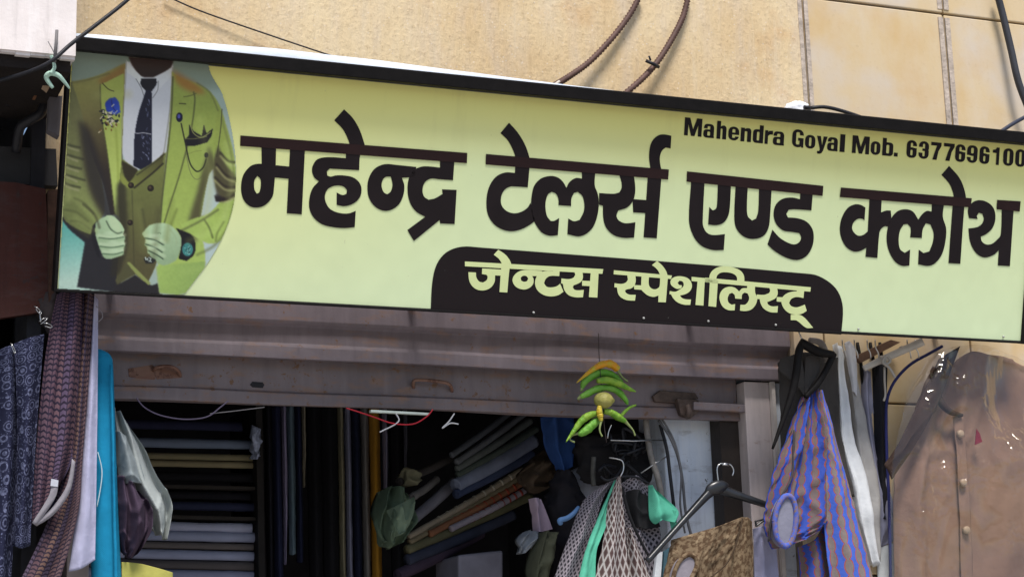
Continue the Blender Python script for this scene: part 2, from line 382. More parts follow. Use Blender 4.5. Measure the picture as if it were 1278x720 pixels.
m.add(vs, [(j*(nx+1)+i, j*(nx+1)+i+1, (j+1)*(nx+1)+i+1, (j+1)*(nx+1)+i) for j in range(ns) for i in range(nx)], None, True)
obj('banner', m, banner_mat(), sgn)
m = M(); sbox(m, X0, X1, sbot, stop, -.004, -.05); obj('backing_board', m, mat('grey board', (.2, .19, .18)), sgn)
m = M()
tz = sum(tt_)/3
sbox(m, X0-.005, X1+.005, stop-.002, tz, .062, -.055)
obj('top_frame', m, BLACKM, sgn, bevel=.004)
m = M(); sbox(m, X0, X1, sbot-.006, sbot+.003, .010, -.055)
sbox(m, X0-.008, X0+.004, sbot-.006, stop-.005, .010, -.055); sbox(m, X1-.012, X1+.012, sbot-.007, stop-.005, .012, -.055)
obj('edge_frame', m, BLACKM, sgn, bevel=.002)
for t in (.445, .56, .63, .705, .80, .975):
    for s_ in ((sbot+.016, .0) if t > .3 else (sbot+.016,)):
        if not s_: continue
        c_ = sp(X0+(X1-X0)*t, s_+.004*math.sin(t*40), .002); m = M(); tube(m, [c_, c_+SN*.004, c_+SN*.006], [.005, .0045, .002], 8); obj('screw', m, mat('dull screw', (.42, .42, .40), .5), sgn)
# white vinyl hem standing up behind the top frame
m = M(); K = 60; vs = []
xe = sc(1000, 120)[0]
for back in (0, .004):
    for i in range(K+1):
        t = i/K; X = X0+.02+(xe-X0)*t; h = tz+(.030*math.exp(-((t-.28)/.3)**2)+.008)*(1 if t < .93 else (1-t)/.07)+.003*noise.noise(Vector((t*14, 0, 0)))
        vs += [sp(X, stop+.03, -.056-back), sp(X, h, -.056-back-.004*math.sin(t*20))]
n2 = 2*(K+1); fs = []
for i in range(K):
    a = 2*i; fs += [(a, a+2, a+3, a+1), (n2+a, n2+a+1, n2+a+3, n2+a+2), (a+1, a+3, n2+a+3, n2+a+1)]
m.add(vs, fs, None, True); obj('vinyl_hem', m, mat('white vinyl hem', (.60, .66, .74), .5, .06), sgn)
for t in (.06, .35, .65, .94):
    X = X0+(X1-X0)*t; a = sp(X, stop-.05, -.055); c = sp(X, sbot+.08, -.055); m = M(); box(m, a.x-.02, a.x+.02, a.y, .03, a.z-.02, a.z+.02); tube(m, [Vector((c.x, a.y+.1, a.z-.01)), c+Vector((0, .01, 0)), Vector((c.x, .03, c.z+.02))], .016, 6)
    obj('wall_bracket', m, RUST, sgn)
# ---- lettering: traced outlines, united into one flat sheet
def smooth_poly(P, k=4):
    n = len(P); corner = []
    for i in range(n):
        a = Vector(P[i])-Vector(P[i-1]); b = Vector(P[(i+1) % n])-Vector(P[i])
        ang = abs(a.angle_signed(b, 0)) if a.length > 0 and b.length > 0 else 0
        corner.append(ang > rad(47))
    out = []
    for i in range(n):
        p1, p2 = Vector(P[i]), Vector(P[(i+1) % n])
        p0 = p1-(p2-p1) if corner[i] else Vector(P[i-1])
        p3 = p2+(p2-p1) if corner[(i+1) % n] else Vector(P[(i+2) % n])
        if corner[i] and corner[(i+1) % n]: out.append(p1); continue
        for q in range(k):
            f = q/k
            m1 = (p2-p0)/max((p2-p0).length, 1e-6)*(p2-p1).length; m2 = (p3-p1)/max((p3-p1).length, 1e-6)*(p2-p1).length
            out.append((2*f**3-3*f*f+1)*p1+(f**3-2*f*f+f)*m1+(-2*f**3+3*f*f)*p2+(f**3-f*f)*m2)
    return out
def area(P): return sum(P[i-1][0]*P[i][1]-P[i][0]*P[i-1][1] for i in range(len(P)))/2
def glyph(m, ops, off):
    """ops: (sign, outline in photo px); a later op overrides an earlier one"""
    vs, fs, sg = [], [], []
    for s, P in ops:
        if area(P) < 0: P = P[::-1]
        fs.append(list(range(len(vs), len(vs)+len(P)))); vs += [Vector((p[0], p[1])) for p in P]; sg.append(s)
    v, e, f, _, _, of = delaunay_2d_cdt(vs, [], fs, 0, 1e-4)
    keep = [list(t) for t, o in zip(f, of) if len(o) and sg[max(o)] > 0]
    m.add([ats(p.x, p.y, off) for p in v], keep)
def crop(x0, y0, s): return lambda P: smooth_poly([(x0+a/s, y0+b/s) for a, b in P])
INK = mat('black print ink', (.013, .009, .010), .5, .2, 6, .0, spec=.15)
INKB = mat('brown black print ink', (.022, .010, .010), .5, .2, 6, .0, spec=.15)
A, B, C_, D = crop(280, 120, 3.994), crop(590, 140, 4.235), crop(840, 130, 3.427), crop(1030, 130, 3.4274)
G5 = crop(1040, 210, 5.536)
LA = [(328, 255), (402, 260), (386, 590), (311, 584)]
ti = M(); tb = M()
for cp, bars in ((A, [[(80, 197), (1211, 284), (1209, 335), (79, 249)]]), (B, [[(70, 222), (1037, 304), (1033, 357), (68, 277)]]),
                 (C_, [[(60, 288), (643, 350), (640, 393), (58, 332)]]), (D, [[(67, 357), (627, 403), (622, 442), (62, 398)], [(735, 410), (836, 416), (832, 460), (733, 450)]])):
    for b_ in bars: glyph(tb, [(1, cp(b_))], .0032)
def G(cp, *polys): glyph(ti, [((1 if not isinstance(p, tuple) else -1), cp(list(p))) for p in polys], .0018)
# ma
G(A, LA, [(185, 252), (258, 258), (256, 345), (328, 352), (324, 413), (252, 406), (248, 450), (240, 500), (205, 542), (165, 556), (125, 548), (95, 515), (83, 460), (94, 395), (130, 350), (160, 339), (186, 338)],
  ((165, 398), (180, 415), (181, 450), (174, 480), (162, 487), (150, 465), (150, 420)))
# ha + e
G(A, [(597, 67), (640, 110), (675, 170), (702, 250), (678, 290), (672, 370), (560, 364), (525, 362), (511, 376), (513, 396), (530, 402), (555, 396), (595, 396), (640, 405), (672, 430), (684, 465), (675, 505), (645, 535), (600, 549), (560, 543), (560, 481), (590, 494), (608, 488), (612, 470), (595, 452), (565, 446), (535, 452), (512, 468), (501, 500), (508, 535), (530, 565), (575, 583), (620, 585), (655, 572), (650, 653), (600, 658), (540, 653), (485, 638), (445, 605), (424, 560), (424, 510), (440, 460), (472, 425), (450, 408), (438, 380), (440, 350), (465, 315), (520, 305), (606, 310), (606, 250), (625, 240), (612, 205), (590, 165), (548, 122)])
# na half
G(A, [(957, 354), (860, 344), (800, 340), (750, 362), (720, 410), (713, 460), (722, 510), (750, 550), (790, 571), (830, 568), (870, 540), (893, 490), (897, 445), (885, 408), (930, 404), (950, 398)],
  ((830, 402), (838, 440), (830, 475), (812, 490), (795, 480), (784, 450), (788, 422), (803, 404)))
# dra
G(A, [(1075, 318), (1147, 322), (1140, 420), (1070, 415), (1030, 412), (1000, 430), (988, 465), (995, 500), (1018, 517), (1050, 510), (1088, 488), (1085, 465), (1158, 468), (1148, 638), (1076, 635), (1073, 618), (945, 722), (912, 668), (1001, 602), (955, 575), (925, 530), (913, 470), (920, 410), (945, 370), (985, 352), (1030, 352), (1075, 357)])
# ta + e
G(B, [(192, 57), (235, 105), (275, 170), (300, 243), (300, 290), (291, 398), (225, 394), (195, 395), (165, 415), (150, 450), (152, 490), (175, 520), (215, 535), (255, 528), (290, 505), (305, 480), (330, 575), (300, 597), (255, 620), (205, 630), (155, 620), (110, 590), (80, 540), (72, 470), (85, 400), (120, 345), (170, 320), (223, 322), (225, 240), (210, 195), (185, 150), (147, 112)])
LAL = [(576, 305), (648, 312), (645, 388), (660, 430), (667, 480), (660, 540), (640, 600), (605, 640), (560, 657), (500, 645), (505, 562), (535, 577), (565, 570), (585, 530), (590, 490), (580, 445), (555, 422), (535, 428), (522, 455), (520, 497), (453, 492), (453, 460), (440, 432), (418, 422), (398, 435), (386, 470), (385, 510), (393, 550), (412, 575), (430, 575), (457, 560), (450, 650), (410, 654), (370, 640), (340, 605), (318, 560), (308, 500), (312, 440), (325, 390), (360, 352), (410, 338), (450, 346), (478, 370), (495, 400), (512, 370), (545, 349), (578, 352)]
G(B, LAL)
G(B, [(770, 322), (850, 328), (858, 380), (858, 430), (845, 472), (815, 505), (770, 520), (760, 545), (768, 568), (790, 583), (815, 588), (860, 582), (853, 663), (800, 665), (745, 650), (705, 610), (690, 560), (688, 495), (668, 490), (668, 428), (745, 432), (775, 425), (787, 400), (785, 365)],
  [(845, 460), (930, 466), (925, 535), (848, 530)], [(926, 330), (998, 337), (973, 667), (903, 662)],
  [(940, 302), (932, 240), (938, 180), (955, 145), (985, 122), (1015, 119), (1050, 126), (1046, 193), (1020, 188), (1000, 205), (989, 240), (992, 280), (998, 306)])
# e, nda
G(C_, [(78, 326), (135, 330), (127, 500), (130, 525), (145, 550), (170, 560), (222, 556), (217, 624), (170, 624), (120, 605), (85, 560), (68, 495)],
  [(192, 336), (248, 341), (243, 440), (235, 480), (215, 508), (185, 518), (150, 515), (155, 440), (170, 455), (183, 448), (188, 430)])
G(C_, [(268, 342), (320, 348), (316, 440), (320, 480), (338, 498), (355, 490), (364, 460), (368, 352), (422, 358), (415, 480), (408, 530), (385, 565), (340, 577), (300, 565), (270, 530), (262, 480)])
G(C_, [(545, 372), (598, 378), (592, 455), (520, 450), (495, 452), (484, 470), (492, 485), (530, 488), (570, 502), (595, 532), (602, 567), (595, 610), (570, 650), (530, 667), (480, 655), (430, 625), (404, 600), (425, 537), (455, 570), (490, 592), (520, 600), (540, 590), (548, 570), (540, 552), (510, 547), (470, 540), (440, 510), (430, 470), (440, 430), (470, 405), (510, 400), (543, 407)])
# kla + o + tha
G(G5, [(222, 272), (190, 254), (150, 250), (100, 275), (60, 340), (45, 410), (55, 480), (90, 545), (140, 575), (185, 572), (228, 550), (222, 612), (305, 620), (318, 450), (330, 420), (355, 402), (378, 404), (400, 350), (397, 293), (365, 293), (330, 306), (335, 215), (250, 208), (238, 437), (205, 462), (170, 465), (140, 440), (130, 410), (140, 375), (170, 350), (200, 350), (216, 360)])
G(D, [(456, 425), (508, 428), (503, 482), (517, 530), (515, 580), (500, 640), (470, 680), (440, 692), (397, 685), (400, 622), (420, 637), (445, 630), (460, 590), (463, 550), (450, 515), (430, 510), (417, 535), (413, 573), (363, 570), (365, 530), (352, 513), (335, 515), (320, 540), (314, 580), (320, 620), (340, 636), (363, 622), (360, 690), (330, 692), (300, 675), (275, 635), (263, 590), (265, 540), (280, 492), (310, 458), (345, 450), (375, 460), (398, 494), (416, 470), (435, 457), (455, 460)])
G(D, [(530, 265), (570, 310), (590, 350), (602, 402), (595, 440), (578, 683), (527, 680), (545, 432), (550, 400), (545, 375), (530, 340), (497, 303)])
G(D, [(615, 488), (610, 455), (620, 430), (650, 412), (690, 418), (720, 445), (728, 490), (715, 530), (690, 555), (665, 567), (670, 587), (688, 600), (712, 598), (735, 580), (750, 560), (755, 450), (806, 452), (790, 693), (738, 690), (742, 625), (720, 645), (680, 656), (645, 637), (620, 590), (612, 532), (650, 526), (670, 512), (678, 490), (672, 470), (657, 465), (648, 478), (652, 492)])
obj('title_letters', ti, INK, sgn); obj('title_headline', tb, INKB, sgn)
# subtitle panel and letters
pm = M(); glyph(pm, [(1, smooth_poly([(537.5, 386.5), (539.5, 352), (545, 330), (557, 315), (576, 308), (600, 309), (1012, 342), (1032, 350), (1046, 364), (1052, 384), (1050, 417.5), (800, 402.5)]))], .0018)
N = NT('worn black print'); o = N.obj(); k_ = N.math('MULTIPLY', N.math('GREATER_THAN', N.noise(o, 75, 4, .7), .735), N.ramp(N.noise(o, 5, 3), .45, .6))
N.col(N.mix(k_, (.013, .009, .010), (.45, .45, .42))); N.rough(.5, .15); obj('subtitle_panel', pm, N.m, sgn)
su = M(); E_, Fh, Fi = crop(530, 290, 4.733), crop(750, 320, 8.52), crop(880, 330, 8.0)
def G2(cp, *polys): glyph(su, [((1 if not isinstance(p, tuple) else -1), cp(list(p))) for p in polys], .0034)
G2(E_, [(238, 172), (1055, 217), (1050, 245), (238, 200)], [(435, 103), (475, 130), (500, 160), (512, 187), (502, 210), (488, 355), (442, 352), (453, 200), (458, 188), (440, 158), (408, 132)],
   [(258, 235), (303, 237), (305, 265), (322, 290), (345, 296), (366, 282), (372, 262), (365, 250), (338, 246), (340, 213), (460, 220), (457, 256), (416, 254), (412, 295), (385, 330), (340, 343), (295, 330), (265, 290)],
   [(695, 228), (600, 222), (555, 232), (525, 260), (520, 290), (540, 322), (580, 337), (615, 330), (640, 305), (643, 275), (635, 258), (690, 258)], ((600, 258), (612, 272), (605, 288), (588, 292), (570, 285), (567, 268), (580, 257)),
   [(760, 215), (798, 218), (795, 258), (740, 258), (715, 275), (705, 300), (720, 320), (745, 325), (780, 318), (800, 303), (820, 350), (790, 370), (745, 378), (700, 368), (665, 340), (652, 300), (662, 260), (690, 235), (720, 228), (758, 230)],
   [(880, 222), (930, 226), (935, 265), (925, 290), (900, 305), (880, 312), (875, 325), (885, 338), (905, 342), (940, 340), (935, 383), (890, 383), (850, 370), (825, 340), (817, 305), (806, 300), (808, 272), (850, 276), (878, 268), (890, 250)],
   [(930, 285), (990, 288), (985, 318), (930, 315)], [(982, 225), (1028, 228), (1020, 385), (970, 382)])
G2(Fh, [(138, 147), (755, 203), (745, 240), (135, 190)],
   [(280, 185), (365, 193), (370, 260), (355, 310), (320, 340), (275, 350), (255, 362), (265, 385), (300, 405), (370, 408), (362, 470), (280, 465), (220, 440), (185, 400), (170, 330), (143, 328), (145, 285), (215, 292), (260, 280), (285, 250), (282, 215)],
   [(350, 305), (440, 308), (440, 355), (355, 350)],
   [(432, 198), (512, 205), (508, 290), (525, 330), (570, 350), (610, 335), (625, 310), (630, 205), (712, 215), (690, 488), (610, 485), (612, 415), (560, 430), (500, 415), (455, 380), (430, 350)],
   [(597, 48), (650, 95), (690, 150), (712, 210), (630, 200), (610, 155), (580, 120), (542, 92)],
   [(740, 265), (755, 235), (800, 214), (860, 212), (920, 230), (955, 265), (968, 320), (945, 370), (900, 400), (840, 415), (860, 440), (900, 455), (958, 458), (950, 515), (880, 512), (810, 485), (765, 440), (745, 405), (728, 400), (732, 368), (790, 375), (840, 350), (875, 320), (880, 290), (865, 265), (835, 258), (815, 280), (830, 303), (862, 308), (855, 338), (810, 345), (770, 325), (745, 300)],
   [(1030, 230), (1105, 238), (1090, 523), (1005, 515)], [(1160, 240), (1245, 250), (1225, 537), (1143, 528)], [(964, 217), (1240, 243), (1240, 286), (964, 262)])
G2(Fi, [(0, 132), (1056, 228), (1050, 272), (0, 177)],
   [(45, 165), (45, 110), (75, 60), (130, 28), (200, 18), (280, 30), (350, 60), (385, 105), (392, 165), (385, 195), (315, 185), (318, 130), (290, 98), (230, 80), (160, 82), (125, 105), (112, 140), (118, 180), (45, 172)],
   [(420, 200), (498, 206), (500, 280), (520, 340), (505, 400), (460, 450), (400, 465), (348, 460), (352, 402), (400, 400), (430, 370), (440, 330), (425, 290), (395, 280), (370, 300), (365, 345), (300, 340), (295, 305), (270, 282), (240, 295), (225, 340), (235, 380), (265, 402), (300, 395), (295, 458), (230, 455), (175, 420), (145, 350), (150, 290), (185, 242), (245, 222), (300, 234), (340, 270), (370, 240), (420, 235)],
   [(635, 218), (718, 226), (725, 290), (705, 335), (660, 360), (620, 375), (630, 400), (670, 418), (728, 415), (722, 480), (650, 475), (585, 440), (555, 390), (545, 345), (515, 345), (515, 300), (590, 303), (640, 285), (650, 260)],
   [(715, 325), (790, 328), (785, 375), (715, 370)],
   [(915, 250), (990, 257), (982, 335), (910, 325), (860, 345), (838, 385), (860, 415), (910, 428), (960, 415), (995, 400), (1015, 462), (970, 490), (910, 500), (850, 490), (795, 450), (762, 380), (775, 325), (820, 287), (880, 270), (915, 268)],
   [(855, 502), (965, 510), (1080, 632), (1010, 632), (915, 560), (855, 555)])
obj('subtitle_letters', su, mat('pale green print', (.66, .74, .36), .4, .06, 5, 0), sgn)
# ---- the condensed Latin line
def rr(x0, y0, x1, y1, r):
    out = []; r = min(r, (x1-x0)/2-.01, (y1-y0)/2-.01)
    for cx, cy, a in ((x1-r, y0+r, -90), (x1-r, y1-r, 0), (x0+r, y1-r, 90), (x0+r, y0+r, 180)):
        for k in range(5):
            t = rad(a+22.5*k); out.append((cx+r*math.cos(t), cy+r*math.sin(t)))
    return out
def rc(x0, y0, x1, y1): return [(x0, y0), (x1, y0), (x1, y1), (x0, y1)]
def letter(ch, w, H):
    X = .765*H; t = min(.40*w, 4.9); hb = 3.1
    if ch == 'M':
        t = 4.7; return [(1, [(0, 0), (t, 0), (t, H*.62), (w/2-2.1, 0), (w/2+2.1, 0), (w-t, H*.62), (w-t, 0), (w, 0), (w, H), (w-6.6, H), (w/2, H*.38), (6.6, H), (0, H)])]
    if ch in 'o0':
        h = X if ch == 'o' else H; return [(1, rr(0, 0, w, h, w*.46)), (-1, rr(t, hb, w-t, h-hb, 1.4))]
    if ch in 'hn': return [(1, rc(0, 0, t, H if ch == 'h' else X)), (1, [(t-.5, X-4.5), (t-.5, X-2), (t+1.5, X-.4), (t+3, X), (w-2.5, X), (w-.6, X-1.5), (w, X-4), (w, 0), (w-t, 0), (w-t, X-5), (w-t-.8, X-4), (t+1, X-4)])]
    if ch == 'd': return [(1, rr(0, 0, w, X, 4)), (1, rc(w-t, 0, w, H)), (-1, rr(t, hb, w-t, X-hb, 1.2))]
    if ch == 'b': return [(1, rr(0, 0, w, X, 4)), (1, rc(0, 0, t, H)), (-1, rr(t, hb, w-t, X-hb, 1.2))]
    if ch == 'e': return [(1, rr(0, 0, w, X, w*.46)), (-1, rr(t, hb, w-t, X-hb, 1.2)), (1, rc(t-.5, X*.42, w-.2, X*.42+2.6)), (-1, rc(w-t-.1, X*.30, w+1, X*.42))]
    if ch == 'a': return [(1, rr(.4, X*.45, w-.3, X, 4.2)), (-1, rr(t, X*.3, w-t, X-2.9, 1)), (-1, rc(-1, X*.3, t+.2, X*.66)), (1, rc(w-t-.2, 0, w-.2, X-4)), (1, rr(0, -.1, w-.4, X*.60, 3.6)), (-1, rr(t, 2.6, w-t, X*.60-2.6, 1)), (1, rc(w-t-.2, 0, w, 2.2))]
    if ch == 'r': return [(1, rc(0, 0, t, X)), (1, [(t-.5, X-5.5), (t, X-2), (t+1.5, X-.3), (w, X+.1), (w, X-4.8), (t+2, X-5), (t-.2, X-7)])]
    if ch == 'G': return [(1, rr(0, 0, w, H, w*.46)), (-1, rr(t, hb+.3, w-t, H-hb-.3, 1.4)), (-1, rc(w-t-.2, H*.53, w+1, H*.68)), (1, rc(w*.52, H*.37, w, H*.53)), (1, rc(w-2.6, 0, w, H*.5))]
    if ch == 'y': return [(1, [(0, X), (t, X), (w/2+.3, 5.5), (w-t, X), (w, X), (w*.64, -1), (w*.5, -4.2), (w*.3, -5.3), (1.2, -5), (1.2, -1.8), (w*.26, -1.8), (w*.34, .4)])]
    if ch == 'l': return [(1, rc(0, 0, w, H))]
    if ch == '.': return [(1, rc(0, 0, w, w))]
    if ch in '69':
        o_ = [(1, rr(0, 0, w, H, w*.46)), (-1, rr(t, hb, w-t, H-hb, 1.4)), (-1, rc(w-t-.3, H*.57, w+1, H*.68)), (1, rr(0, 0, w, H*.6, w*.42)), (-1, rr(t, hb, w-t, H*.6-hb, 1.3))]
        return o_ if ch == '6' else [(s, [(w-x, H-y) for x, y in P]) for s, P in o_]
    if ch == '3': return [(1, rr(0, 0, w, H, w*.46)), (-1, rr(t, hb, w-t, H-hb, 1.3)), (-1, rc(-1, H*.34, t+.3, H*.66)), (1, rc(w*.36, H*.45, w-1.2, H*.585)), (-1, [(w+.5, H*.56), (w-1, H*.515), (w+.5, H*.47)])]
    if ch == '7': return [(1, [(0, H), (w, H), (w, H-4), (w*.74, H*.5), (w*.6, 0), (w*.6-t-.4, 0), (w*.5-1.5, H*.45), (w-t-.6, H-4.2), (0, H-4.2)])]
    if ch == '1': return [(1, [(w-t-.3, 0), (w, 0), (w, H), (w-3.4, H), (w-t-1.5, H-2.6), (0, H-3.4), (0, H-7), (w-t-.3, H-7)])]
spans = list(zip('MahendraGoyal', [(22, 152), (165, 244), (263, 335), (350, 430), (442, 520), (533, 610), (622, 680), (683, 766), (825, 910), (922, 998), (1008, 1087), (1088, 1166), (1181, 1218)], [850]*13)) + \
        list(zip('Mob.6377696100', [(-5, 122), (133, 205), (220, 300), (308, 336), (400, 475), (490, 565), (580, 657), (675, 755), (763, 837), (850, 928), (943, 1017), (1040, 1090), (1120, 1196), (1210, 1286)], [1064]*14))
la = M(); n_ = 0
for ch, (a, b), x0_ in spans:
    xl, xr = x0_+a/5.972, x0_+b/5.972; w_ = xr-xl
    base = float(np.interp(xl, [854, 1051, 1275], [169, 190, 208.5])); H = float(np.interp(xl, [854, 1275], [22.4, 21.6])); sl = .100
    ops = [(s, [(xl+x+.06*y, base+sl*x-y) for x, y in P]) for s, P in letter(ch, w_, H)]
    glyph(la, ops, .0018); n_ += 1
    if n_ in (8, 13, 17, 27): obj('contact_word', la, INK, sgn); la = M()
# ---- printed suit picture: a flat print, painted on a fine grid of the vinyl
def print_picture():
    PX0, PX1, PY0, PY1, st = 66.0, 298.0, 58.0, 368.0, .8
    xs = np.arange(PX0, PX1, st); ys = np.arange(PY0, PY1, st); Xg, Yg = np.meshgrid(xs, ys)
    img = np.zeros(Xg.shape+(3,)); rng = np.random.default_rng(3)
    def inside(P):
        r = np.zeros(Xg.shape, bool); n = len(P)
        for i in range(n):
            (x1, y1), (x2, y2) = P[i-1], P[i]
            c = ((y1 > Yg) != (y2 > Yg))
            with np.errstate(divide='ignore', invalid='ignore'): r ^= c & (Xg < (x2-x1)*(Yg-y1)/(y2-y1+1e-12)+x1)
        return r
    def blur(a, s):
        k = int(s*3)+1; t = np.exp(-.5*(np.arange(-k, k+1)/s)**2); t /= t.sum()
        for ax in (0, 1):
            pad = [(k, k) if q == ax else (0, 0) for q in range(a.ndim)]; b = np.pad(a, pad, mode='edge'); o = 0
            for i in range(2*k+1): o = o+t[i]*np.take(b, range(i, i+a.shape[ax]), axis=ax)
            a = o
        return a
    def nz(s): a = blur(rng.standard_normal(Xg.shape), s/st); return a/a.std()
    FINE, FOLD = nz(1.0), nz(6.0)
    def fill(P, c, soft=.6, sm=True, a=1.0, grad=None, tex=0.0):
        P = [tuple(p) for p in (smooth_poly(P) if sm else P)]
        k = blur(inside(P).astype(float), soft)[..., None]*a
        cc = np.array(c, float)[None, None]
        if grad:                                  # (x0,y0,x1,y1,colour at the far end)
            gx0, gy0, gx1, gy1, c2 = grad; L = (gx1-gx0)**2+(gy1-gy0)**2
            t = np.clip(((Xg-gx0)*(gx1-gx0)+(Yg-gy0)*(gy1-gy0))/L, 0, 1)[..., None]; cc = cc*(1-t)+np.array(c2, float)*t
        if tex: cc = cc*(1+tex*.12*FOLD[..., None]+tex*.12*FINE[..., None])
        img[:] = img*(1-k)+cc*k
    def line(P, w, c, a=1.0, soft=.5):
        d = np.full(Xg.shape, 1e9)
        P = [Vector(p) for p in P]; P = cr(P, max(3, len(P)*6))
        for p, q in zip(P, P[1:]):
            vx, vy = q.x-p.x, q.y-p.y; L = vx*vx+vy*vy+1e-9
            t = np.clip(((Xg-p.x)*vx+(Yg-p.y)*vy)/L, 0, 1); d = np.minimum(d, np.hypot(Xg-p.x-t*vx, Yg-p.y-t*vy))
        k = np.clip((w/2+soft-d)/(2*soft), 0, 1)[..., None]*a; img[:] = img*(1-k)+np.array(c, float)*k
    def ell(x, y, a, b, c, soft=.6, al=1.0):
        k = np.clip((1-np.hypot((Xg-x)/a, (Yg-y)/b))*min(a, b)/soft+.5, 0, 1)[..., None]*al; img[:] = img*(1-k)+np.array(c, float)*k
    q1 = lambda P: [(60+a/3.6, 60+b/3.6) for a, b in P]
    q2 = lambda P: [(60+a/5.112, 240+b/5.112) for a, b in P]
    q8 = lambda P: [(60+a/2.119, 40+b/2.119) for a, b in P]
    # studio backdrop
    img[:] = np.array([168, 188, 182])
    fill([(60, 55), (300, 55), (300, 110), (60, 120)], (142, 158, 146), 6, False)
    fill([(255, 200), (300, 200), (300, 370), (240, 370)], (186, 205, 206), 3, False)
    fill([(60, 262), (115, 300), (112, 370), (60, 370)], (96, 178, 172), .8, False, grad=(75, 275, 80, 352, (190, 218, 208)), tex=.05)
    fill(q8([(95, 400), (120, 400), (125, 470), (100, 450)]), (90, 165, 170), 1)
    # dark inner part of the open jacket and trousers, left
    fill(q2([(60, 130), (120, 60), (330, 180), (480, 430), (450, 640), (185, 605), (235, 320), (130, 230)]), (44, 44, 52), 1, tex=.08)
    # viewer-left arm
    OL = (150, 148, 78)
    fill(q8([(62, 130), (92, 140), (118, 250), (130, 330), (150, 470), (128, 510), (112, 535), (75, 520), (40, 490), (34, 430), (36, 350), (42, 260), (50, 190)]), (118, 114, 70), .7, grad=(80, 150, 90, 285, (152, 154, 84)), tex=.07)
    fill(q8([(40, 490), (75, 520), (115, 540), (120, 500), (90, 470), (60, 440), (45, 455)]), (112, 112, 60), 2, a=.55)
    for yy, dx in ((290, 0), (318, 3), (345, 1), (372, 4), (395, 0)):
        line(q8([(36+dx*2, yy+dx), (58+dx, yy+10), (84+dx*3, yy+16+dx)]), 2.2, (58, 58, 44), .75, 1.5); line(q8([(38+dx, yy+9), (60+dx, yy+18), (80-dx, yy+24)]), 2.0, (172, 172, 138), .7, 1.3)
    for a_, b_ in (((45, 470), (105, 500)), ((60, 500), (110, 520)), ((70, 440), (120, 480))): line(q8([a_, ((a_[0]+b_[0])/2, (a_[1]+b_[1])/2-8), b_]), 2, (84, 82, 46), .5, 1.8)
    # jacket body, viewer left: light shoulder turning dark lower down
    fill(q8([(62, 132), (110, 122), (150, 108), (205, 82), (200, 240), (190, 480), (165, 485), (145, 400), (118, 330), (100, 260), (82, 190)]), (150, 138, 72), .7, grad=(104, 112, 120, 218, (56, 48, 44)), tex=.05)
    fill(q8([(80, 230), (110, 260), (160, 430), (178, 500), (150, 500), (110, 420), (92, 330)]), (46, 43, 48), 4, a=.85)
    fill(q8([(130, 130), (205, 85), (206, 110), (170, 130), (150, 145)]), (152, 110, 58), 3, a=.7)
    fill(q8([(138, 140), (160, 130), (200, 110), (198, 240), (195, 330), (190, 490), (176, 480), (158, 330), (142, 220)]), (168, 166, 76), .6, grad=(140, 110, 150, 250, (190, 194, 98)), tex=.03)
    line(q8([(138, 140), (141, 220), (158, 330), (177, 482)]), 1.4, (84, 80, 44), .7, 1)
    line(q8([(178, 240), (184, 340), (188, 470)]), 2.4, (148, 150, 62), .6, 1.5)
    line(q1([(245, 160), (270, 185), (295, 195)]), 1.3, (70, 58, 34), .8)
    # shirt, neck
    fill(q8([(205, 80), (330, 85), (328, 200), (312, 320), (270, 350), (235, 365), (205, 345), (196, 320), (200, 200)]), (208, 214, 222), .7, sm=False, grad=(150, 100, 215, 200, (198, 204, 214)))
    fill(q1([(360, 40), (565, 55), (550, 90), (500, 120), (470, 132), (420, 128), (385, 90)]), (66, 40, 28), 1, grad=(190, 70, 190, 100, (42, 26, 22)))
    fill(q1([(352, 55), (375, 85), (425, 135), (440, 140), (425, 185), (395, 140), (350, 110)]), (218, 224, 226), .7)
    fill(q1([(562, 85), (540, 100), (480, 132), (492, 160), (480, 205), (520, 165), (556, 120)]), (214, 220, 226), .7)
    line(q1([(395, 140), (418, 180), (430, 215)]), .9, (104, 108, 112), .8); line(q1([(495, 150), (492, 190), (470, 225)]), .9, (104, 108, 112), .8)
    line(q1([(352, 60), (345, 200), (332, 330), (331, 500)]), 1.2, (140, 142, 130), .6, .8); line(q1([(560, 90), (550, 250), (528, 420), (515, 500)]), 1.4, (130, 132, 120), .7, .9)
    # tie
    fill(q1([(418, 138), (485, 138), (488, 160), (466, 195), (440, 195), (416, 165)]), (24, 26, 38), .6)
    fill(q1([(440, 190), (465, 190), (466, 300), (466, 520), (425, 552), (384, 530), (388, 400), (405, 300)]), (28, 32, 56), .6)
    for _ in range(46):
        x, y = rng.uniform(393, 462), rng.uniform(215, 525)
        if x < 440-(y-190)*.13+8: continue
        line(q1([(x, y), (x+rng.uniform(-6, 9), y+rng.uniform(4, 16))]), rng.uniform(.6, 1.2), (150, 158, 186), rng.uniform(.35, .9))
    line(q1([(378, 378), (400, 384), (430, 382), (462, 388)]), 1.1, (205, 208, 214), .8)
    # waistcoat
    fill(q8([(195, 335), (238, 368), (270, 350), (312, 318), (304, 440), (300, 500), (290, 600), (262, 668), (230, 640), (180, 660), (190, 520), (186, 430)]), (128, 126, 62), .7, grad=(160, 210, 170, 330, (96, 88, 54)), tex=.05)
    fill(q8([(183, 400), (205, 395), (210, 560), (190, 640), (165, 650)]), (52, 50, 40), 2.5, a=.75)
    fill(q1([(330, 505), (405, 548), (372, 600), (358, 620), (338, 560)]), (60, 54, 34), .9)
    fill(q1([(325, 560), (362, 602), (384, 620), (360, 630), (328, 600)]), (148, 146, 66), .9)
    fill(q1([(520, 470), (512, 520), (470, 560), (385, 625), (360, 622), (372, 596), (440, 545), (490, 505)]), (88, 80, 44), .8, grad=(200, 190, 165, 232, (132, 128, 60)))
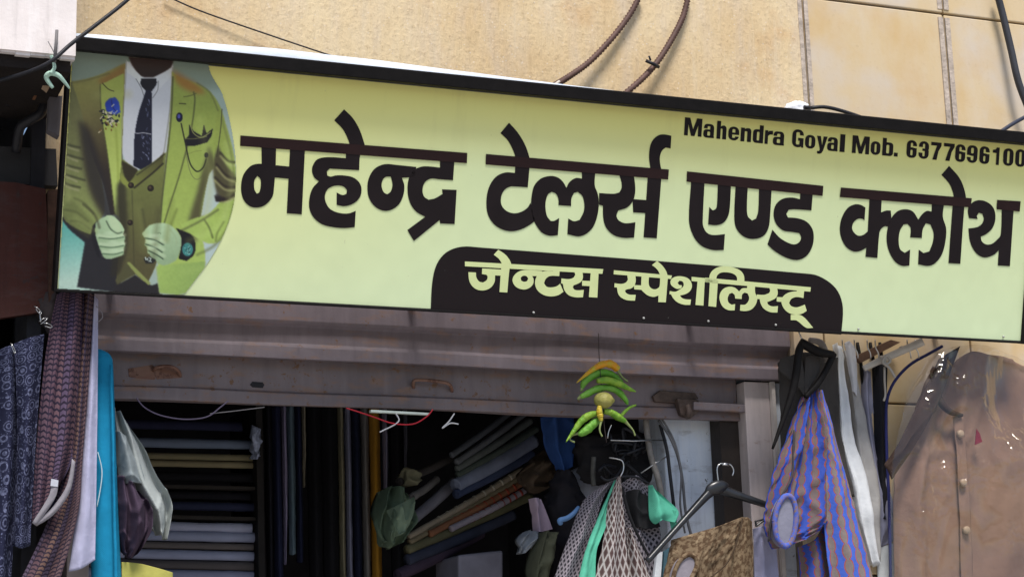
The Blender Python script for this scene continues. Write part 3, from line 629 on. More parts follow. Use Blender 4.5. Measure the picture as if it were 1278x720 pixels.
    line(q1([(516, 520), (470, 562), (388, 628)]), 2, (38, 32, 26), .9, 1); line(q1([(522, 478), (470, 520), (400, 570)]), 1.6, (52, 46, 30), .8, .9)
    for x, y, r in ((188, 235, 4.2), (163.5, 231.5, 3.8), (162.5, 278, 3.6)): ell(x, y, r, r, (42, 34, 30)); ell(x-.8, y-.8, r*.45, r*.45, (84, 72, 60))
    line(q8([(222, 420), (225, 520), (228, 640)]), 1.2, (70, 66, 42), .6, 1)
    line(q8([(250, 470), (262, 540), (282, 600)]), 2.4, (64, 60, 40), .5, 2)
    # trousers and waistcoat points
    fill(q2([(410, 640), (440, 590), (505, 555), (555, 525), (600, 560), (660, 595), (700, 580), (715, 660)]), (44, 42, 48), .9, sm=False)
    fill(q2([(500, 450), (520, 445), (655, 580), (640, 592), (560, 520)]), (150, 148, 78), .8); fill(q2([(500, 450), (555, 525), (440, 590), (430, 560)]), (92, 88, 56), 1)
    # viewer-right jacket
    GR = (158, 160, 72)
    fill(q8([(328, 105), (350, 120), (392, 136), (430, 160), (460, 210), (470, 280), (440, 360), (420, 430), (405, 520), (415, 610), (372, 690), (300, 690), (290, 600), (296, 500), (310, 360), (322, 230)]), GR, .8, grad=(230, 110, 240, 350, (178, 188, 92)), tex=.045)
    fill(q8([(330, 100), (395, 140), (420, 165), (380, 160), (340, 135)]), (168, 116, 60), 3.5, a=.75)
    fill(q8([(425, 300), (440, 350), (412, 440), (402, 520), (390, 560), (370, 520), (395, 420)]), (84, 76, 50), 3, a=.85)
    line(q8([(330, 120), (325, 230), (312, 350), (302, 440), (296, 520)]), 1.8, (74, 70, 44), .75, 1)
    line(q8([(385, 160), (388, 185), (378, 260), (350, 370), (318, 470), (300, 530)]), 1.8, (92, 92, 48), .85, .9)
    line(q8([(340, 470), (322, 520), (316, 560)]), 3, (120, 122, 56), .6, 2)
    line(q1([(590, 250), (618, 252)]), 1.2, (60, 52, 30), .9); line(q1([(665, 205), (640, 215), (610, 220)]), 1.1, (96, 90, 46), .8)
    line(q1([(615, 470), (625, 478), (660, 465), (690, 462)]), .8, (120, 116, 56), .5)
    fill(q2([(690, 470), (1000, 440), (1005, 510), (870, 645), (710, 640)]), (172, 184, 92), 1.2, grad=(195, 330, 255, 345, (150, 164, 84)), tex=.04)
    # viewer-right arm
    fill(q8([(452, 200), (475, 260), (494, 340), (498, 420), (495, 480), (465, 545), (430, 560), (395, 545), (372, 530), (350, 510), (380, 495), (425, 480), (462, 440), (440, 400), (438, 330), (440, 260)]), GR, .8, grad=(270, 150, 270, 290, (176, 186, 90)), tex=.05)
    fill(q8([(425, 380), (438, 360), (444, 420), (448, 450), (424, 470), (404, 490)]), (186, 204, 206), .8)
    fill(q8([(436, 350), (450, 300), (470, 350), (494, 380), (495, 440), (460, 452), (446, 430)]), (78, 70, 54), 1.8, a=.85)
    for P in ([(446, 350), (470, 378), (496, 388)], [(442, 385), (468, 408), (496, 410)], [(446, 432), (470, 440), (496, 428)], [(456, 320), (475, 340), (492, 345)]):
        line(q8(P), 2.6, (42, 36, 36), .7, 1.5); line(q8([(x, y+9) for x, y in P]), 2.2, (204, 200, 138), .55, 1.5)
    fill(q2([(1060, 20), (1160, 45), (1190, 40), (1100, 60), (1070, 60)]), (46, 38, 42), 1)
    line(q2([(1000, 180), (1030, 230), (1050, 290)]), 2, (92, 96, 48), .8, 1.2); line(q2([(1120, 190), (1080, 260), (1070, 310)]), 2, (108, 110, 54), .6, 1.4)
    line(q8([(460, 205), (456, 260), (446, 330)]), 1.2, (70, 66, 40), .8)
    # hands
    SK, SKD = (184, 211, 176), (128, 152, 122)
    fill(q2([(285, 215), (320, 180), (330, 420), (310, 400), (280, 290)]), (30, 30, 40), 1)
    fill(q2([(305, 192), (338, 168), (362, 156), (380, 147), (412, 150), (440, 172), (470, 205), (486, 240), (480, 268), (492, 288), (486, 312), (491, 335), (482, 358), (484, 385), (470, 402), (430, 416), (392, 426), (362, 420), (345, 395), (325, 345), (312, 310), (300, 250)]), SK, .7, grad=(150, 290, 122, 305, (160, 186, 154)), tex=.02)
    for P in ([(322, 292), (400, 300), (488, 288)], [(332, 345), (410, 352), (488, 340)], [(350, 392), (420, 396), (480, 382)]): line(q2(P), 1.1, (112, 138, 110), .75, 1.0); line(q2([(x, y-16) for x, y in P]), 3, (212, 230, 202), .6, 2.2); line(q2([(x, y+12) for x, y in P]), 2, (158, 184, 150), .5, 1.8)
    line(q2([(372, 185), (400, 235), (440, 262), (470, 255)]), 1.6, (84, 102, 84), .9, .9); fill(q2([(385, 150), (440, 178), (470, 250), (440, 255), (400, 215)]), (196, 216, 182), 1, a=.7)
    fill(q2([(598, 266), (620, 238), (645, 212), (690, 198), (745, 197), (800, 225), (850, 290), (850, 350), (822, 425), (780, 455), (735, 465), (700, 452), (690, 436), (660, 425), (648, 398), (632, 385), (630, 352), (614, 335), (622, 305)]), SK, .7, grad=(190, 285, 205, 325, (156, 182, 150)), tex=.02)
    for P in ([(618, 292), (680, 305), (738, 335)], [(622, 330), (680, 352), (730, 382)], [(640, 372), (690, 398), (735, 425)]): line(q2(P), 1.2, (70, 90, 74), .75, 1.0); line(q2([(x+6, y-17) for x, y in P]), 2.8, (212, 230, 200), .6, 2.2)
    line(q2([(700, 262), (712, 258), (718, 265)]), 1, SKD, .8); line(q2([(780, 240), (815, 290), (818, 330)]), 1.4, (164, 186, 152), .8, 1.2)
    # watch and ring
    fill(q2([(815, 228), (870, 250), (920, 278), (940, 330), (932, 395), (885, 438), (832, 425), (848, 350), (850, 290)]), (24, 26, 32), .7)
    ell(60+890/5.112, 240+365/5.112, 8.6, 10.2, (38, 46, 52)); ell(60+890/5.112, 240+365/5.112, 6.6, 8.2, (70, 140, 140))
    for _ in range(26): ell(234+rng.uniform(-4.5, 4.5), 311.4+rng.uniform(-6, 6), .7, .7, (160, 205, 200) if rng.random() < .5 else (34, 80, 84), .5, .8)
    fill(q2([(610, 425), (650, 410), (690, 430), (670, 455), (625, 455)]), (40, 44, 46), .8)
    for _ in range(14): ell(60+rng.uniform(620, 660)/5.112, 240+rng.uniform(412, 445)/5.112, .8, .8, (190, 205, 200), .5, .9)
    # flower, lapel pin with chain, pocket square
    for _ in range(40):
        x, y = 287+rng.normal(0, 26), 310+rng.normal(0, 20); ell(60+x/3.6, 60+y/3.6, rng.uniform(1, 2.4), rng.uniform(1, 2.2), (24, 30, 52), .6, .9)
    fill(q1([(255, 250), (275, 228), (302, 222), (318, 245), (325, 290), (300, 300), (262, 285)]), (34, 62, 160), .7, grad=(132, 125, 148, 140, (52, 88, 190)))
    line(q1([(285, 235), (290, 265), (305, 285)]), 1, (20, 36, 100), .8)
    for _ in range(26): 
        x, y = rng.normal(278, 16), rng.normal(315, 24); line(q1([(x, y), (x+rng.uniform(-12, 12), y+rng.uniform(-10, 14))]), rng.uniform(.8, 1.8), (214, 210, 186), .9)
    for _ in range(10): x, y = rng.normal(285, 24), rng.normal(345, 14); ell(60+x/3.6, 60+y/3.6, 1.1, 1.6, (120, 90, 40), .6, .8)
    ell(60+590/3.6, 60+312/3.6, 4.2, 6, (24, 26, 60)); ell(60+588/3.6, 60+308/3.6, 1.8, 2.6, (86, 92, 170))
    line(q1([(598, 340), (615, 420), (635, 510), (655, 545), (675, 555), (698, 535), (710, 500)]), 1.5, (30, 28, 30), .95, .6)
    line(q1([(618, 470), (640, 560), (665, 590), (690, 578), (706, 545)]), .8, (104, 98, 70), .7); ell(60+711/3.6, 60+482/3.6, 2.6, 3.4, (40, 40, 48))
    fill(q1([(635, 345), (655, 375), (690, 395), (700, 345), (712, 385), (740, 362), (735, 395), (715, 425), (660, 440), (620, 440), (615, 410), (632, 395)]), (28, 27, 38), .6, sm=False)
    line(q1([(640, 350), (655, 385), (690, 402), (730, 378)]), 1.1, (168, 164, 96), .9); line(q1([(618, 408), (660, 408), (712, 398)]), 1, (140, 138, 80), .8); line(q1([(700, 350), (704, 372)]), 1.4, (70, 68, 60), .9)
    # soft light and dark modelling of the printed cloth
    for P, w, c, a, s in (([(120, 120), (160, 118)], 8, (196, 190, 110), .25, 5), ([(250, 150), (262, 230), (250, 300)], 6, (196, 198, 108), .3, 6), ([(282, 180), (290, 225), (280, 270)], 5, (200, 200, 118), .35, 4), ([(235, 300), (262, 290), (280, 272)], 5, (200, 204, 112), .3, 4),
                          ([(214, 250), (208, 300)], 4, (120, 118, 56), .35, 4), ([(228, 340), (250, 335)], 5, (190, 198, 104), .3, 5), ([(84, 130), (82, 200), (86, 250)], 4, (192, 190, 122), .3, 4), ([(95, 272), (118, 288)], 5, (176, 178, 104), .35, 4), ([(172, 260), (180, 310)], 8, (150, 146, 76), .3, 6), ([(198, 262), (192, 320)], 5, (70, 66, 44), .35, 4)):
        line(P, w, c, a, s)
    for P, w, c, a, s in (([(226, 288), (250, 276), (272, 262)], 2, (74, 70, 44), .6, 1.6), ([(246, 318), (268, 306), (284, 284), (292, 256)], 2.2, (96, 98, 54), .6, 2.2), ([(277, 150), (288, 190), (294, 230)], 1.6, (112, 112, 62), .5, 1.6),
                          ([(84, 116), (80, 170), (77, 225), (77, 262), (86, 278), (110, 296)], 2, (84, 84, 54), .5, 2), ([(104, 255), (118, 268), (124, 284)], 2.4, (60, 56, 40), .6, 1.8), ([(88, 104), (110, 100), (136, 92)], 1.4, (96, 88, 52), .5, 1.2), ([(246, 104), (262, 116), (272, 138)], 1.4, (96, 92, 50), .5, 1.2)):
        line(P, w, c, a, s)
    for P in ([(124, 296.5), (140, 298), (154, 295.5)], [(125, 307.5), (140, 309), (154, 306.5)], [(128, 316.8), (142, 317.5), (153, 314.6)]): line(q2([((x-60)*5.112, (y-240)*5.112) for x, y in P]), .8, (70, 96, 76), .8, .7)
    for P in ([(182, 297.5), (194, 300), (203, 305.5)], [(182, 305), (193, 309), (202, 315)], [(186, 313), (196, 318), (203, 323)]): line(P, .8, (58, 78, 62), .85, .7)
    for x, y in ((137, 291), (141, 302), (143, 312), (193, 294), (190, 301.5), (191, 309)): ell(x, y, 6, 2.2, (206, 228, 200), 2.5, .45)
    # seams and a soft print grain
    r_, g_, b_ = img[..., 0], img[..., 1], img[..., 2]
    k = np.clip(((g_-b_)/(g_+1)-.22)/.25, 0, 1)*np.clip(1-(r_/(g_+1)-1.06)/.3, 0, 1)
    img[..., 0] = r_*(1-.02*k); img[..., 1] = g_*(1+.065*k); img[..., 2] = b_*(1+.26*k)
    img[:] = 255*(np.clip(img, 0, 255)/255)**1.16*np.array([1.0, .985, .96])
    img[:] = np.clip(img*(1+0.004*FINE[..., None]), 0, 255)
    # outline of the picture: an arc on the right
    arc = smooth_poly([(50, 50), (258, 50), (262, 88), (278, 118), (290, 165), (295, 210), (292, 255), (280, 292), (262, 325), (246, 347), (230, 368), (50, 372)])
    keep = inside([tuple(p) for p in arc])
    X_, s_ = [], []
    P3 = np.array([[tuple(ats(x, y, .0022)) for x in xs] for y in ys])
    loc = P3-np.array(S0); xx = loc[..., 0]; ss = loc@np.array(SU)
    keep &= (xx > X0+.007) & (ss > sbot+.004) & (ss < stop+.02)
    idx = -np.ones(Xg.shape, int); q = keep[:-1, :-1] & keep[1:, :-1] & keep[:-1, 1:] & keep[1:, 1:]
    used = np.zeros(Xg.shape, bool)
    for dj in (0, 1):
        for di in (0, 1): used[dj:used.shape[0]-1+dj, di:used.shape[1]-1+di] |= q
    idx[used] = np.arange(used.sum())
    j, i = np.nonzero(q)
    faces = np.stack([idx[j, i], idx[j+1, i], idx[j+1, i+1], idx[j, i+1]], 1)
    me = bpy.data.meshes.new('suit_picture'); me.from_pydata((P3[used]-np.array(S0)).tolist(), [], faces.tolist())
    ca = me.color_attributes.new('print', 'FLOAT_COLOR', 'POINT')
    c = img[used]/255; c = np.where(c <= .04045, c/12.92, ((c+.055)/1.055)**2.4)
    rgba = np.ones((len(c), 4)); rgba[:, :3] = np.clip(c*PRINTK, 0, .92); ca.data.foreach_set('color', rgba.astype(np.float32).ravel())
    N = NT('printed picture'); a = N.n('Attribute', attribute_name='print'); N.col(a.outputs['Color']); N.rough(.42, .35)
    N.bump(N.noise(N.obj(), 3.2, 2), .12, .02)
    me.materials.append(N.m); me.update()
    o = bpy.data.objects.new('suit_picture', me); COL.objects.link(o); o.parent = sgn
    o['label'] = 'printed picture of a headless yellow green suit with navy tie'
PRINTK = 1.0
print_picture()

# ================================================================== patterned cloths
def lattice(name, line, cell, dot, fq, th=.16, skew=1.0, dotr=.2):
    N = NT(name); u, v = N.uv()
    a = N.math('MULTIPLY', N.math('ADD', u, N.math('MULTIPLY', v, skew)), fq); b = N.math('MULTIPLY', N.math('SUBTRACT', u, N.math('MULTIPLY', v, skew)), fq)
    fa = N.math('ABSOLUTE', N.math('SUBTRACT', N.math('FRACT', a), .5)); fb = N.math('ABSOLUTE', N.math('SUBTRACT', N.math('FRACT', b), .5))
    ln = N.math('GREATER_THAN', N.math('MAXIMUM', fa, fb), .5-th); dt = N.math('LESS_THAN', N.math('MAXIMUM', fa, fb), dotr)
    c = N.mix(dt, cell, dot); c = N.mix(ln, c, line); c = N.mix(N.math('MULTIPLY', N.noise(N.obj(), 60, 4), .25), c, mul(cell, .8))
    N.col(c); wrinkle(N); return N.m
def beads(name, blue, tan, edge, fq, vf):
    N = NT(name); u, v = N.uv(); s = N.math('MULTIPLY', u, fq); k = N.math('FLOOR', s)
    f = N.math('ABSOLUTE', N.math('SUBTRACT', N.math('FRACT', s), .5))
    wv = N.math('ABSOLUTE', N.math('SINE', N.math('ADD', N.math('MULTIPLY', v, vf), N.math('MULTIPLY', k, 1.57))))
    hw = N.math('ADD', .09, N.math('MULTIPLY', N.math('POWER', wv, .7), .21)); d = N.math('SUBTRACT', f, hw)
    c = N.mix(N.math('LESS_THAN', d, 0), blue, tan)
    c = N.mix(N.math('LESS_THAN', N.math('ABSOLUTE', d), .042), c, edge)
    c = N.mix(N.math('MULTIPLY', N.noise(N.obj(), 90, 3), .3), c, mul(blue, .5)); N.col(c); wrinkle(N); return N.m
def paisley(name, base, fig, sc_):
    N = NT(name); uvn = N.n('TexCoord').outputs['UV']
    vo = N.n('TexVoronoi', {'Vector': uvn, 'Scale': sc_, 'Randomness': .55}); d = vo.outputs['Distance']
    r1 = N.math('GREATER_THAN', N.math('SINE', N.math('MULTIPLY', d, 30)), .15); r2 = N.math('LESS_THAN', d, .52)
    f2 = N.n('TexVoronoi', {'Vector': uvn, 'Scale': sc_*4.5}).outputs['Distance']
    k = N.math('MAXIMUM', N.math('MULTIPLY', r1, r2), N.math('MULTIPLY', N.math('LESS_THAN', f2, .3), N.math('GREATER_THAN', d, .55)))
    c = N.mix(N.math('MULTIPLY', k, N.math('MULTIPLY', N.ramp(N.noise(uvn, 75, 4, .7), .35, .62), N.math('ADD', .5, N.noise(uvn, 190, 2)))), base, fig); N.col(c); wrinkle(N, .25); return N.m
def kilim(name, a_, b_, c_, line):
    N = NT(name); u, v = N.uv(); s = N.math('MULTIPLY', u, 40); k = N.math('FRACT', N.math('MULTIPLY', N.math('FLOOR', s), .37))
    z = N.math('ABSOLUTE', N.math('SUBTRACT', N.math('FRACT', s), .5))
    zig = N.math('FRACT', N.math('ADD', N.math('MULTIPLY', v, 62), N.math('MULTIPLY', z, .7)))
    c = N.mix(N.ramp(k, .25, .45), a_, b_); c = N.mix(N.ramp(k, .6, .8), c, c_)
    c = N.mix(N.math('LESS_THAN', zig, .38), c, line); c = N.mix(N.math('GREATER_THAN', z, .43), c, line)
    c = N.mix(N.math('MULTIPLY', N.noise(N.obj(), 120, 3), .4), c, line); N.col(c); wrinkle(N, .25); return N.m
def brocade(name, a_, b_, sc_):
    N = NT(name); uvn = N.n('TexCoord').outputs['UV']
    f = N.noise(uvn, sc_, 3, .6); d = N.n('TexVoronoi', {'Vector': uvn, 'Scale': sc_*.8}).outputs['Distance']
    k = N.math('ADD', N.math('MULTIPLY', N.ramp(f, .44, .56), .6), N.math('MULTIPLY', N.math('LESS_THAN', d, .32), .4))
    N.col(N.mix(k, a_, b_)); wrinkle(N); return N.m
VEST = beads('blue and tan beaded stripe', (.07, .14, .56), (.24, .195, .15), (.40, .10, .045), 16, 74)
VEST_SHADE = beads('blue and tan narrow beads in shade', (.045, .085, .38), (.16, .12, .09), (.28, .07, .035), 19, 84)  # narrower beads, colours darkened to carry the shade on the left panel
LATT = lattice('white diamond lattice', (.44, .41, .40), (.115, .078, .072), (.075, .045, .045), 30, .13, .62)
MICRO = lattice('fine dotted charcoal', (.30, .27, .30), (.05, .045, .055), (.02, .02, .025), 52, .20, .75)
NAVY = paisley('navy paisley', (.018, .020, .045), (.15, .165, .27), 25)
MAROON = kilim('maroon woven', (.12, .068, .09), (.175, .10, .115), (.11, .082, .15), (.028, .021, .038))
MAROON2 = kilim('maroon woven lower', (.13, .075, .085), (.17, .10, .08), (.11, .08, .12), (.030, .022, .035))
BROC = brocade('brown brocade', (.085, .052, .03), (.25, .185, .115), 46)
# ================================================================== cables on the wall
def cable(pts, r, mt, label, cat='cable', name='cable', n=40, group=None, ribs=0):
    m = M()
    if ribs:
        P = cr([at(*p) for p in pts], ribs); s_ = (P[0]-CAM).length/FPX
        tube(m, P, [r*s_*(1 if i % 2 else .62) for i in range(ribs)], 9)
    else: ptube(m, pts, r, 7, n=n)
    return obj(name, m, mt, None, label, cat, group)
cable([(175, -14, -.66), (150, 8, -.66), (118, 33, -.665), (88, 56, -.665), (62, 78, -.665), (30, 92, -.6), (-20, 106, -.5)], 2.5, DWIRE, 'thick dark cable slanting across the whitewashed slab end at upper left')
cable([(205, -6, -.02), (250, 14, -.02), (330, 42, -.03), (420, 72, -.05), (480, 90, -.07)], 1.0, DWIRE, 'thin dark wire crossing the rough sandstone above the sign', 'wire', 'wire')
COND = mat('brown corrugated conduit', (.10, .055, .045), .6, .25, 20)
c1 = cable([(800, -8, -.03), (785, 20, -.03), (762, 50, -.04), (735, 78, -.05), (710, 96, -.06), (692, 107, -.07)], 4.2, COND, 'left one of two brown ribbed conduits running down to the sign top, its end bare', 'conduit', 'conduit', group='brown ribbed conduits', ribs=90)
c2 = cable([(860, -8, -.03), (852, 22, -.03), (838, 50, -.04), (820, 78, -.05), (800, 100, -.06), (772, 124, -.08)], 4.2, COND, 'right one of two brown ribbed conduits, with a dark tie round it', 'conduit', 'conduit', group='brown ribbed conduits', ribs=90)
m = M(); ptube(m, [(806, 76, -.075), (815, 80, -.085), (822, 84, -.07)], 2.2); ptube(m, [(812, 76, -.08), (810, 70, -.085)], 1.3); obj('cable_tie', m, DWIRE, c2)
m = M(); ptube(m, [(698, 102, -.075), (690, 108, -.085)], 1.8); obj('bare_end', m, mat('pale core', (.6, .55, .48)), c1)
cable([(1012, 135, -.06), (1030, 134, -.075), (1055, 140, -.08), (1085, 151, -.09), (1110, 165, -.1)], 2.4, DWIRE, 'short black wire leaving the white lump above the phone number', 'wire', 'wire')
cable([(1244, -10, -.05), (1252, 20, -.05), (1262, 62, -.06), (1272, 105, -.07), (1290, 150, -.08)], 4.4, mat('grey black sheath', (.04, .042, .05), .5), 'thick black cable dropping down the stone tiles at the right edge')
cable([(1300, 136, -.08), (1280, 146, -.08), (1262, 156, -.09), (1238, 172, -.1)], 2.4, mat('dark blue sheath', (.03, .035, .06), .5), 'dark blue cable curving behind the sign top at the far right')
m = M(); lump(m, [(127, 990, 998), (131, 982, 1006), (136, 978, 1012), (142, 979, 1014), (146, 982, 1012)], -.07, .03, 16, 10, .008, 40)
wp = obj('plaster_lump', m, mat('white filler', (.75, .76, .80), .9), None, 'lumpy white filler around a wire end on the joint above the sign', 'filler')
m = M(); ptube(m, [(1004, 134, -.11), (1013, 135, -.10)], 2.6); obj('wire_sleeve', m, DWIRE, wp)
# rod, string and pins at the sign's left end
m = M(); ptube(m, [(71, 38, -.64), (70, 55, -.64), (68, 78, -.64)], 2.0); ptube(m, [(60, 52, -.64), (66, 63, -.64), (70, 72, -.645)], .6)
obj('iron_rod', m, mat('weathered steel rod', (.16, .15, .15), .6), None, 'short iron rod standing against the whitewashed slab end, crossed by the cable', 'rod')
m = M(); ptube(m, [(66, 110, -.6), (58, 98, -.6), (62, 92, -.61), (72, 94, -.61), (80, 102, -.61), (87, 111, -.6)], [2.0, 3.2, 3.4, 3, 2.4, 1], n=24); ptube(m, [(64, 70, -.62), (68, 84, -.62), (63, 92, -.62)], 2.2, n=12)
obj('cloth_strip', m, cloth('pale green rag', (.42, .60, .50)), None, 'pale green twisted rag tied at the top left corner of the sign', 'rag')
# ================================================================== hanging cloths, left
GRP = 'cloths hung at the left of the doorway'
def hang(name, rows, mt, label, cat, parent=None, nu=24, nv=30, folds=(), rough=.004, rs=8, th=.004, seed=1, group=None):
    m = M(); patch(m, rows, nu, nv, folds, rough, rs, th, seed); return obj(name, m, mt, parent, label, cat, group)
hang('hanging_cloth', [[(-60, 442, -.12), (-10, 438, -.15), (22, 430, -.15)], [(-60, 560, -.13), (-8, 560, -.16), (24, 560, -.14)], [(-70, 760, -.12), (-20, 760, -.16), (13, 752, -.14)]], NAVY,
     'navy paisley cloth hanging longest at the far left edge', 'cloth', folds=((2.2, .035, .1, .1),), group=GRP, nu=44)
hang('hanging_cloth', [[(18, 428, -.16), (36, 422, -.18), (56, 416, -.17)], [(22, 540, -.16), (33, 545, -.19), (46, 540, -.17)], [(16, 680, -.16), (26, 684, -.19), (38, 680, -.17)]], NAVY,
     'narrow navy paisley cloth ending shorter, beside the maroon cloth', 'cloth', folds=((1.1, .012, .2, .1),), group=GRP, seed=2)
mc = hang('hanging_cloth', [[(72, 366, -.2), (88, 362, -.23), (107, 360, -.2)], [(58, 440, -.2), (82, 440, -.235), (103, 440, -.2)], [(46, 560, -.2), (70, 565, -.24), (93, 560, -.2)], [(40, 654, -.2), (58, 640, -.23), (74, 606, -.2)]], MAROON,
     'maroon woven cloth with turned up pale corner, hanging under the sign corner', 'cloth', folds=((2.2, .016, .2, .15),), group=GRP, seed=3, nu=36)
PALEL = cloth('grey white lining', (.25, .235, .26))
m = M(); patch(m, [[(64, 598, -.262), (69, 600, -.265), (73, 600, -.262)], [(61, 618, -.262), (65, 620, -.265), (69, 621, -.262)], [(40, 652, -.25), (43, 654, -.255), (46, 655, -.25)]], 8, 14, (), .002, 20, .003, 2)
patch(m, [[(90, 572, -.25), (92, 574, -.255), (94, 576, -.25)], [(83, 606, -.25), (86, 609, -.255), (88, 612, -.25)], [(64, 634, -.25), (66, 638, -.255), (68, 641, -.25)], [(41, 653, -.245), (44, 655, -.25), (46, 656, -.245)]], 8, 14, (), .002, 20, .003, 4); obj('turned_lining', m, PALEL, mc)
m = M(); prism(m, [(64, 597), (73, 599), (72, 607), (63, 606)], -.268, .003); obj('white_label', m, mat('white tape', (.5, .52, .58)), mc)
hang('hanging_cloth', [[(103, 361, -.18), (110, 361, -.2), (118, 363, -.18)], [(95, 470, -.18), (103, 472, -.2), (111, 470, -.18)], [(85, 570, -.18), (95, 575, -.21), (103, 570, -.18)], [(60, 650, -.18), (78, 655, -.21), (97, 640, -.18)], [(20, 735, -.18), (45, 738, -.2), (72, 732, -.18)]], MAROON2,
     'maroon brown woven cloth slanting to the lower left behind the turned up one', 'cloth', folds=((1.4, .01, .1, .2),), group=GRP, seed=4)
hang('hanging_cloth', [[(113, 370, -.16), (118, 370, -.17), (123, 374, -.16)], [(107, 500, -.16), (114, 502, -.175), (122, 500, -.16)], [(95, 640, -.16), (108, 642, -.175), (120, 640, -.16)], [(86, 713, -.16), (102, 709, -.17), (119, 698, -.16)]], cloth('lavender white linen', (.40, .40, .55)),
     'narrow lavender white linen strip between maroon cloth and teal roll', 'cloth', folds=((1, .006, .3, .1),), group=GRP, seed=5)
m = M(); ptube(m, [(122, 436, -.06), (122, 441, -.06), (123, 452, -.06), (124, 470, -.06), (127, 560, -.06), (134, 760, -.06)], [3, 9, 14, 17, 17, 17, 17, 17, 18], 18, n=60)
obj('cloth_bolt', m, cloth('teal blue cloth', (.010, .215, .39), .14), None, 'bright teal blue cloth bolt standing at the left door jamb', 'cloth bolt'); tbolt = bpy.context.scene.objects[-1] if False else COL.objects[-1]
m = M(); patch(m, [[(137, 455, -.125), (138.5, 455, -.128), (140, 456, -.122)], [(139, 560, -.13), (141, 560, -.134), (143, 560, -.126)], [(143, 760, -.13), (146, 760, -.134), (149, 760, -.126)]], 6, 30, ((.8, .003, .1, .3),), .004, 12, .002, 3); obj('loose_edge', m, cloth('teal blue cloth', (0, 0, 0)), tbolt)
m = M(); ptube(m, [(122, 564, -.125), (127, 585, -.128), (126, 605, -.128), (121, 632, -.125)], .7, n=20); obj('loose_thread', m, cloth('pale thread', (.45, .6, .65)), None, 'pale loose thread curling on the teal cloth bolt', 'thread')
gs = hang('hanging_shirt', [[(138, 506, .0), (146, 512, -.02), (152, 518, .0)], [(142, 560, .0), (160, 556, -.05), (176, 552, -.01)], [(150, 606, .0), (172, 602, -.06), (194, 592, -.01)], [(176, 644, .0), (194, 640, -.06), (213, 628, -.01)], [(190, 664, .0), (199, 668, -.03), (207, 674, .0)]], cloth('grey green cotton', (.34, .37, .36)),
     'pale grey green shirt bulging into the doorway beside the teal bolt', 'shirt', folds=((2.1, .026, .3, .25), (4.3, .007, .1, .5)), rough=.010, rs=10, nu=46, nv=46, seed=6)
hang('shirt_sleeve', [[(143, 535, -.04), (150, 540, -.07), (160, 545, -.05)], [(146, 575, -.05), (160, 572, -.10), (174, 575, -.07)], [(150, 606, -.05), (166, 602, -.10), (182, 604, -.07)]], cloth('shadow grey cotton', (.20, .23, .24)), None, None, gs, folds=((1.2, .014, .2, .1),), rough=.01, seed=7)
hang('folded_garment', [[(145, 592, -.05), (158, 598, -.10), (173, 612, -.07)], [(145, 638, -.06), (168, 640, -.15), (187, 634, -.09)], [(148, 672, -.06), (170, 676, -.14), (187, 662, -.09)], [(154, 692, -.06), (164, 696, -.09), (172, 690, -.07)]], cloth('plum cloth', (.05, .034, .055)), 'dark plum garment bundled below the grey green shirt', 'garment', folds=((2.4, .022, .1, .5), (4.1, .006, .3, .9)), rough=.016, rs=12, nu=40, nv=40, th=.03, seed=31)
hang('yellow_cloth', [[(152, 701, -.07), (170, 702, -.09), (190, 707, -.09), (216, 714, -.07)], [(152, 760, -.07), (170, 760, -.09), (190, 760, -.09), (216, 760, -.07)]], cloth('mustard yellow cloth', (.42, .40, .10)), 'yellow cloth corner at the bottom beside the teal bolt', 'cloth', folds=((1, .008, .1, 0),), seed=8)
for x, y, a, lb in ((47, 386, 40, 'upper bright safety pin under the sign corner'), (54, 399, -25, 'bright safety pin lying flattest, above the narrow paisley cloth'), (59, 405, 15, 'lowest bright safety pin of the cluster under the sign corner'), (16, 433, 60, 'single bright safety pin on top of the long paisley cloth'), (50, 393, 80, 'upright bright safety pin in the middle of the cluster under the sign corner')):
    dx, dy = 6*math.cos(rad(a)), 6*math.sin(rad(a)); m = M()
    ptube(m, [(x-dx, y-dy, -.24), (x, y-1.5, -.25), (x+dx, y+dy, -.24), (x+dx*.7, y+dy+2.5, -.245), (x-dx*.6, y-dy+3, -.24)], .55, 5, n=14)
    obj('safety_pin', m, STEEL, None, lb, 'safety pin', 'safety pins holding the cloths')
m = M(); lump(m, [(366, 48, 58), (380, 50, 74), (398, 52, 78), (418, 54, 70)], -.10, .05, 16, 12, .02, 20, 9); obj('dark_rag', m, cloth('dark brown rag', (.05, .04, .04)), None, 'dark brown rag knotted under the bottom left corner of the sign', 'rag')
m = M(); ptube(m, [(120, 382, -.19), (126, 388, -.2), (128, 396, -.2), (122, 402, -.19)], .5, n=14); obj('loose_thread', m, PALEL, None, 'pale loose thread sticking out at the top of the lavender strip', 'thread')
# ================================================================== lemon and chilli charm
ch = thing('chilli_charm', 'lucky charm of green chillies and a lemon hanging in front of the shutter rail', 'charm', at(750, 552, -.12))
q6 = lambda P, Y: [(690+x/6, 440+y/6, Y+(dy[0] if dy else 0)) for x, y, *dy in P]
def waxy(name, a_, b_, axis='x', lo=-.06, hi=.06):
    N = NT(name); o = N.obj(); f = N.noise(o, 28, 4); c = N.mix(N.ramp(f, .38, .62), a_, b_); N.col(c); N.rough(.5, .28); N.bump(N.noise(o, 55, 3), .7, .010); return N.m
GCH = waxy('green chilli skin', (.10, .25, .018), (.22, .36, .035)); GCH2 = waxy('bright green chilli skin', (.09, .28, .02), (.16, .36, .05))
OCH = waxy('ripening orange chilli skin', (.62, .26, .012), (.42, .38, .03)); YCH = waxy('yellow chilli skin', (.50, .36, .03), (.40, .38, .05))
LEM = waxy('dull lime skin', (.26, .25, .06), (.34, .31, .09)); STM = mat('chilli stem', (.22, .27, .10), .6, .2, 30)
